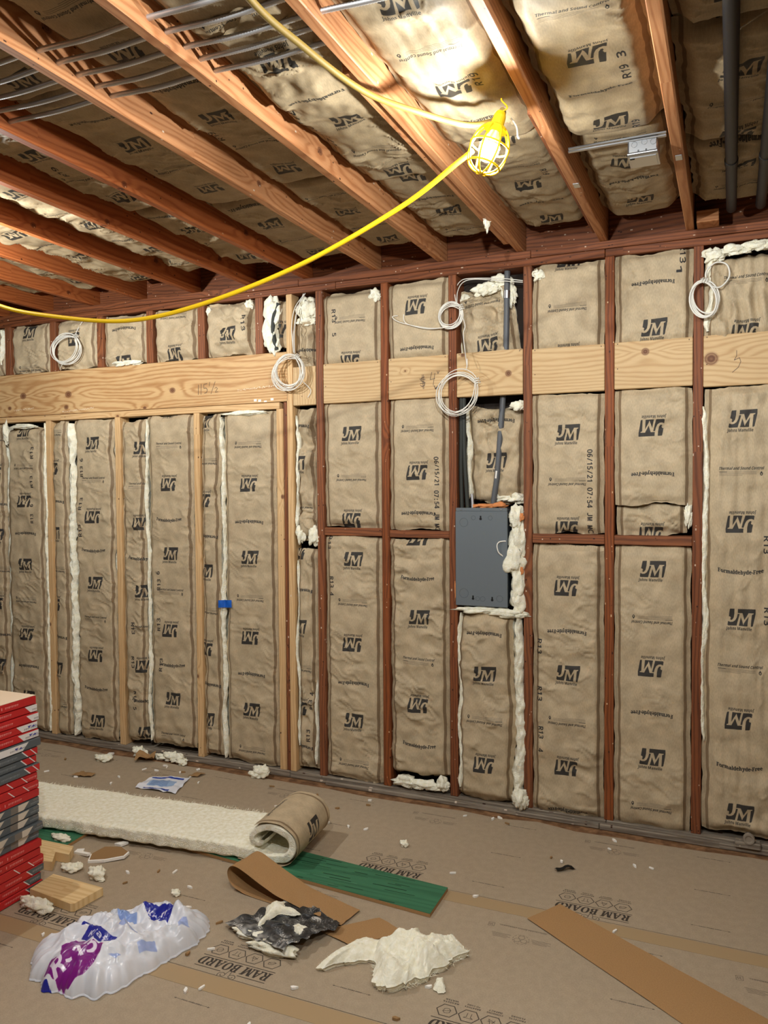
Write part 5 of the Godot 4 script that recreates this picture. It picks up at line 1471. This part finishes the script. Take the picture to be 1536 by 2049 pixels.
func build_bag() -> void:
	var t := thing("plastic_bag", "crumpled white and purple plastic insulation bag marked R-13", "bag", Vector3(-2.1, 0, 1.79))
	var W := 640
	var H := 760
	var X := func(a: Array) -> Array:
		var r := []
		for i in range(0, a.size(), 2): r.append(Vector2((a[i] + 2.42) * 1000.0, (a[i + 1] - 1.46) * 1000.0))
		return r
	var im := Image.create(W, H, false, Image.FORMAT_RGBA8)
	for y in H:
		for x in W:
			var v := 0.94 + 0.06 * nf.get_noise_2d(x * 0.012, y * 0.012)
			im.set_pixel(x, y, Color(0.93 * v, 0.935 * v, 0.96 * v))
	var lay := func(polys: Array, col: Color, a := 0.95) -> void:
		var c := Canvas.new(W, H, 2)
		for p in polys: c.poly(X.call(p))
		im.blend_rect(c.done(col, a), Rect2i(0, 0, W, H), Vector2i.ZERO)
	lay.call([[-2.18, 2.07, -2.185, 2.03, -2.145, 2.026, -2.183, 1.982, -2.164, 1.965, -2.164, 1.934, -2.103, 1.939, -2.037, 1.933, -2.023, 1.974, -2.021, 2.02, -2.033, 2.05, -2.055, 2.082]], Color8(122, 22, 122))
	lay.call([[-2.19, 2.085, -2.15, 2.083, -2.06, 2.105, -2.03, 2.15, -2.15, 2.14], [-2.155, 1.876, -2.03, 1.869, -2.016, 1.907, -2.103, 1.939, -2.146, 1.926], [-2.13, 1.626, -1.977, 1.599, -1.963, 1.675, -2.043, 1.668], [-1.857, 2.114, -1.88, 1.963, -1.865, 1.963, -1.84, 2.104], [-1.84, 1.826, -1.825, 1.79, -1.81, 1.836], [-2.19, 1.865, -2.165, 1.845, -2.16, 1.87, -2.185, 1.885]], Color8(28, 36, 142))
	lay.call([[-2.06, 1.80, -2.0, 1.79, -2.01, 1.83, -2.05, 1.84], [-1.93, 1.68, -1.9, 1.64, -1.87, 1.66, -1.89, 1.70], [-1.99, 1.56, -1.95, 1.54, -1.93, 1.57], [-2.0, 1.95, -1.96, 1.93, -1.965, 1.95], [-2.30, 1.86, -2.27, 1.82, -2.26, 1.84], [-1.95, 1.86, -1.92, 1.80, -1.90, 1.81, -1.93, 1.87]], Color8(140, 160, 220), 0.7)
	lay.call([[-1.984, 2.136, -1.975, 2.09, -1.945, 2.1, -1.955, 2.14], [-2.241, 1.656, -2.195, 1.626, -2.166, 1.663, -2.21, 1.686], [-2.196, 1.691, -2.114, 1.667, -2.077, 1.718, -2.147, 1.732]], Color8(120, 150, 214), 0.8)
	var c := Canvas.new(W, H, 2)
	var put := func(at: Vector2, s: String, ex: Vector2, h: float, wgt: int) -> void:
		var g := glyphs(s, "Droid Sans", wgt)
		var ey := Vector2(ex.y, -ex.x).normalized() * h
		var q := []
		for v in g[0]: q.append(at + ex * v.x / g[2] + ey * v.y)
		var n: int = g[1].size() if g[1].size() else q.size()
		for k in range(0, n, 3):
			if g[1].size(): c.poly([q[g[1][k]], q[g[1][k + 1]], q[g[1][k + 2]]])
			else: c.poly([q[k], q[k + 1], q[k + 2]])
	put.call(Vector2(312, 540), "R-13", Vector2(74, -130), 82.0, 800)
	put.call(Vector2(330, 440), "Kraft", Vector2(70, -16), 34.0, 700)
	put.call(Vector2(380, 180), "Kraft", Vector2(80, -16), 30.0, 700)
	im.blend_rect(c.done(Color8(236, 232, 240)), Rect2i(0, 0, W, H), Vector2i.ZERO)
	c = Canvas.new(W, H, 2)
	put.call(Vector2(172, 560), "Johns Manville", Vector2(24, -190), 34.0, 800)
	put.call(Vector2(200, 560), "insulation", Vector2(20, -150), 22.0, 700)
	put.call(Vector2(440, 600), "13 x 39 ft faced", Vector2(40, -150), 22.0, 700)
	im.blend_rect(c.done(Color8(34, 38, 96), 0.8), Rect2i(0, 0, W, H), Vector2i.ZERO)
	var bm := StandardMaterial3D.new()
	bm.albedo_texture = ImageTexture.create_from_image(im)
	bm.roughness = 0.28
	bm.metallic_specular = 0.5
	bm.texture_repeat = false
	# the outline on the floor, walked round
	var out := V2([-2.33, 2.0, -2.25, 2.055, -2.16, 2.09, -2.05, 2.085, -1.958, 2.052, -1.915, 1.98, -1.878, 1.82, -1.847, 1.70, -1.84, 1.60, -1.89, 1.51, -1.99, 1.52, -2.12, 1.575, -2.22, 1.68, -2.30, 1.80, -2.345, 1.91])
	var n := out.size()
	var mid := Vector2(-2.1, 1.82)
	var NT := 220
	var NR := 84
	var V := PackedVector3Array(); var U := PackedVector2Array(); var I := PackedInt32Array()
	for j in NR + 1:
		var r := float(j) / NR
		for i in NT:
			var a := float(i) / NT * n
			var k := int(a)
			var fr := a - k
			var p: Vector2 = out[k].lerp(out[(k + 1) % n], fr)
			p += (p - mid) * (0.05 * nz.get_noise_2d(p.x * 14.0, p.y * 14.0) + 0.025 * nz.get_noise_2d(p.x * 40.0, p.y * 40.0))
			var rr := minf(r * 1.12, 1.0)
			var q := mid.lerp(p, rr)
			var hgt := 0.118 * pow(maxf(0.0, 1.0 - pow(rr, 3.2)), 0.55)
			var mouth := Vector2(-2.03, 1.71)
			var md := Vector2((q.x - mouth.x) / 0.14, (q.y - mouth.y) / 0.10).length()
			hgt += 0.05 * exp(-pow((md - 1.15) / 0.3, 2.0)) * sqrt(maxf(0.0, 1.0 - rr)) * (1.3 if q.y < mouth.y else 0.5) - 0.055 * exp(-md * md * 1.1)
			var cr := crumple(q.x * 1.5, q.y * 1.5, 71.0, 0.3)
			var fa := nc.get_noise_2d(q.x * 16.0 + 0.5 * nz.get_noise_2d(q.x * 8.0, q.y * 8.0), q.y * 13.0) + 0.55
			var fb := nc.get_noise_2d(q.x * 40.0, q.y * 34.0 + nz.get_noise_2d(q.x * 9.0, 3.0)) + 0.5
			hgt += (0.008 * cr + 0.046 * fa * (1.0 - 0.55 * smoothstep(1.88, 1.98, q.y)) + 0.022 * fb * smoothstep(0.2, 1.4, 2.2 - md)) * smoothstep(1.0, 0.72, rr)
			var bulge := 1.0
			if r > 0.893:
				var e := (r - 0.893) / 0.107
				hgt = lerpf(maxf(hgt, 0.014), 0.0055, e)
				bulge = 1.0 - 0.06 * e
			q = mid + (q - mid) * bulge
			V.append(Vector3(q.x + 2.1, maxf(0.0055, hgt), q.y - 1.79))
			U.append(Vector2((q.x + 2.42) * 1000.0 / W, (q.y - 1.46) * 1000.0 / H))
	for j in NR:
		for i in NT:
			var a := j * NT + i
			var b := j * NT + (i + 1) % NT
			var cc := (j + 1) * NT + (i + 1) % NT
			var d := (j + 1) * NT + i
			for id in [a, b, cc, a, cc, d]: I.append(id)
	var st := begin()
	st.set_smooth_group(0)
	for k in range(0, I.size(), 3):
		var p0 := V[I[k]]; var p1 := V[I[k + 1]]; var p2 := V[I[k + 2]]
		var up := (p1 - p0).cross(p2 - p0).y < 0.0
		for id in ([I[k], I[k + 1], I[k + 2]] if up else [I[k], I[k + 2], I[k + 1]]):
			st.set_uv(U[id]); st.add_vertex(V[id])
	st.index()
	st.generate_normals()
	obj("bag_film", st.commit(), bm, t)

func build_debris() -> void:
	for q in [["fluffy fiberglass tuft on the floor near the wall, left of the wrapper", Vector3(-3.65, 0.0, 0.21), [[Vector3(0, 0.02, 0), Vector3(0.05, 0.02, 0.03)], [Vector3(0.03, 0.025, -0.02), Vector3(0.03, 0.016, 0.02)]]],
		["fiberglass tuft at the wall foot, left of the row of tufts", Vector3(-3.50, 0.0, 0.045), [[Vector3(0, 0.03, 0), Vector3(0.04, 0.03, 0.03)], [Vector3(0.05, 0.02, 0.0), Vector3(0.03, 0.02, 0.02)]]],
		["row of fiberglass tufts along the wall foot under the blue-taped bay", Vector3(-3.24, 0.0, 0.045), [[Vector3(-0.08, 0.02, 0), Vector3(0.05, 0.016, 0.02)], [Vector3(0, 0.03, 0), Vector3(0.05, 0.028, 0.03)], [Vector3(0.07, 0.03, 0.01), Vector3(0.045, 0.026, 0.03)]]],
		["small fiberglass tuft just out from the wall foot row", Vector3(-3.13, 0.0, 0.08), [[Vector3(0, 0.018, 0), Vector3(0.03, 0.018, 0.02)]]],
		["fiberglass tuft on the floor in front of the doubled pale stud", Vector3(-2.56, 0.0, 0.07), [[Vector3(0, 0.035, 0), Vector3(0.045, 0.035, 0.035)], [Vector3(-0.03, 0.02, 0.02), Vector3(0.04, 0.02, 0.02)], [Vector3(0.03, 0.05, 0), Vector3(0.025, 0.016, 0.02)]]],
		["rounded fiberglass tuft in front of the brown-faced drywall scrap", Vector3(-2.57, 0.0, 1.405), [[Vector3(0, 0.026, 0), Vector3(0.035, 0.026, 0.03)], [Vector3(0.03, 0.01, 0.01), Vector3(0.024, 0.01, 0.012)]]],
		["small blocky fiberglass tuft right of the plastic bag's far side", Vector3(-2.15, 0.0, 1.39), [[Vector3(0, 0.014, 0), Vector3(0.018, 0.014, 0.016)]]],
		["greyish fiberglass tuft under the flat offcut by the carton stack", Vector3(-2.60, 0.0, 1.705), [[Vector3(0, 0.022, 0), Vector3(0.065, 0.024, 0.03)], [Vector3(-0.06, 0.02, -0.01), Vector3(0.04, 0.02, 0.025)]]],
		["greyish fiberglass tuft in front of the notched wood block", Vector3(-2.735, 0.0, 1.40), [[Vector3(0, 0.018, 0), Vector3(0.04, 0.016, 0.025)], [Vector3(0.03, 0.022, -0.02), Vector3(0.025, 0.014, 0.02)]]],
		["fiberglass tuft lying on the green board behind the notched block", Vector3(-2.99, 0.0155, 1.20), [[Vector3(0, 0.015, 0), Vector3(0.05, 0.015, 0.022)]]],
		["small white fiberglass tuft alone between wall and large floor print", Vector3(-1.43, 0.0, 0.59), [[Vector3(0, 0.016, 0), Vector3(0.018, 0.016, 0.016)]]],
		["tiny fiberglass tuft hanging from the ceiling joist left of the work light", Vector3(-1.46, 2.9, 0.34), [[Vector3(0.43, 0.05, 0.18), Vector3(0.014, 0.05, 0.016)]]]]:
		var m := obj("fiberglass_tuft", lumps(q[2], 0.5, 14, 0.0055 if q[1].y < 0.01 else -9.0), M.fibre, null, q[1])
		tag(m, q[0], "fiberglass tuft", "loose tufts of fiberglass")
	# crumbs: a few shapes, copied about
	rng.seed = 99
	var shapes := []
	for k in 5:
		var pl := PackedVector2Array()
		for j in 5:
			var a := TAU * j / 5.0 + rng.randf() * 0.7
			pl.append(Vector2(cos(a) * rng.randf_range(0.009, 0.02), sin(a) * rng.randf_range(0.004, 0.009)))
		var st := begin()
		prism(st, pl, 0.0, rng.randf_range(0.004, 0.009), 0.1)
		shapes.append(st.commit())
	for k in 64:
		var at := Vector2.ZERO
		if k < 34: at = Vector2(rng.randf_range(-3.9, -0.3), 0.10 + absf(rng.randfn(0.0, 0.22)))
		elif k < 52: at = Vector2(rng.randf_range(-2.6, -0.9), rng.randf_range(1.2, 2.0))
		else: at = Vector2(rng.randf_range(-2.9, -0.2), rng.randf_range(0.4, 1.6))
		if at.x < -1.7 and at.y > 0.6 and at.y < 1.1: at.y = 0.5
		var pale := k % 4 != 3
		var m := obj("debris_chip", shapes[k % 5], M.drywall if pale else M.brown_face, null, Vector3(at.x, 0.0052, at.y), Vector3(0, rng.randf() * TAU, 0))
		if pale: tag(m, "tiny white chip scattered on the brown paper floor", "debris", "white chips on the floor")
		else: tag(m, "tiny brown wood chip scattered on the brown paper floor", "debris", "brown chips on the floor")
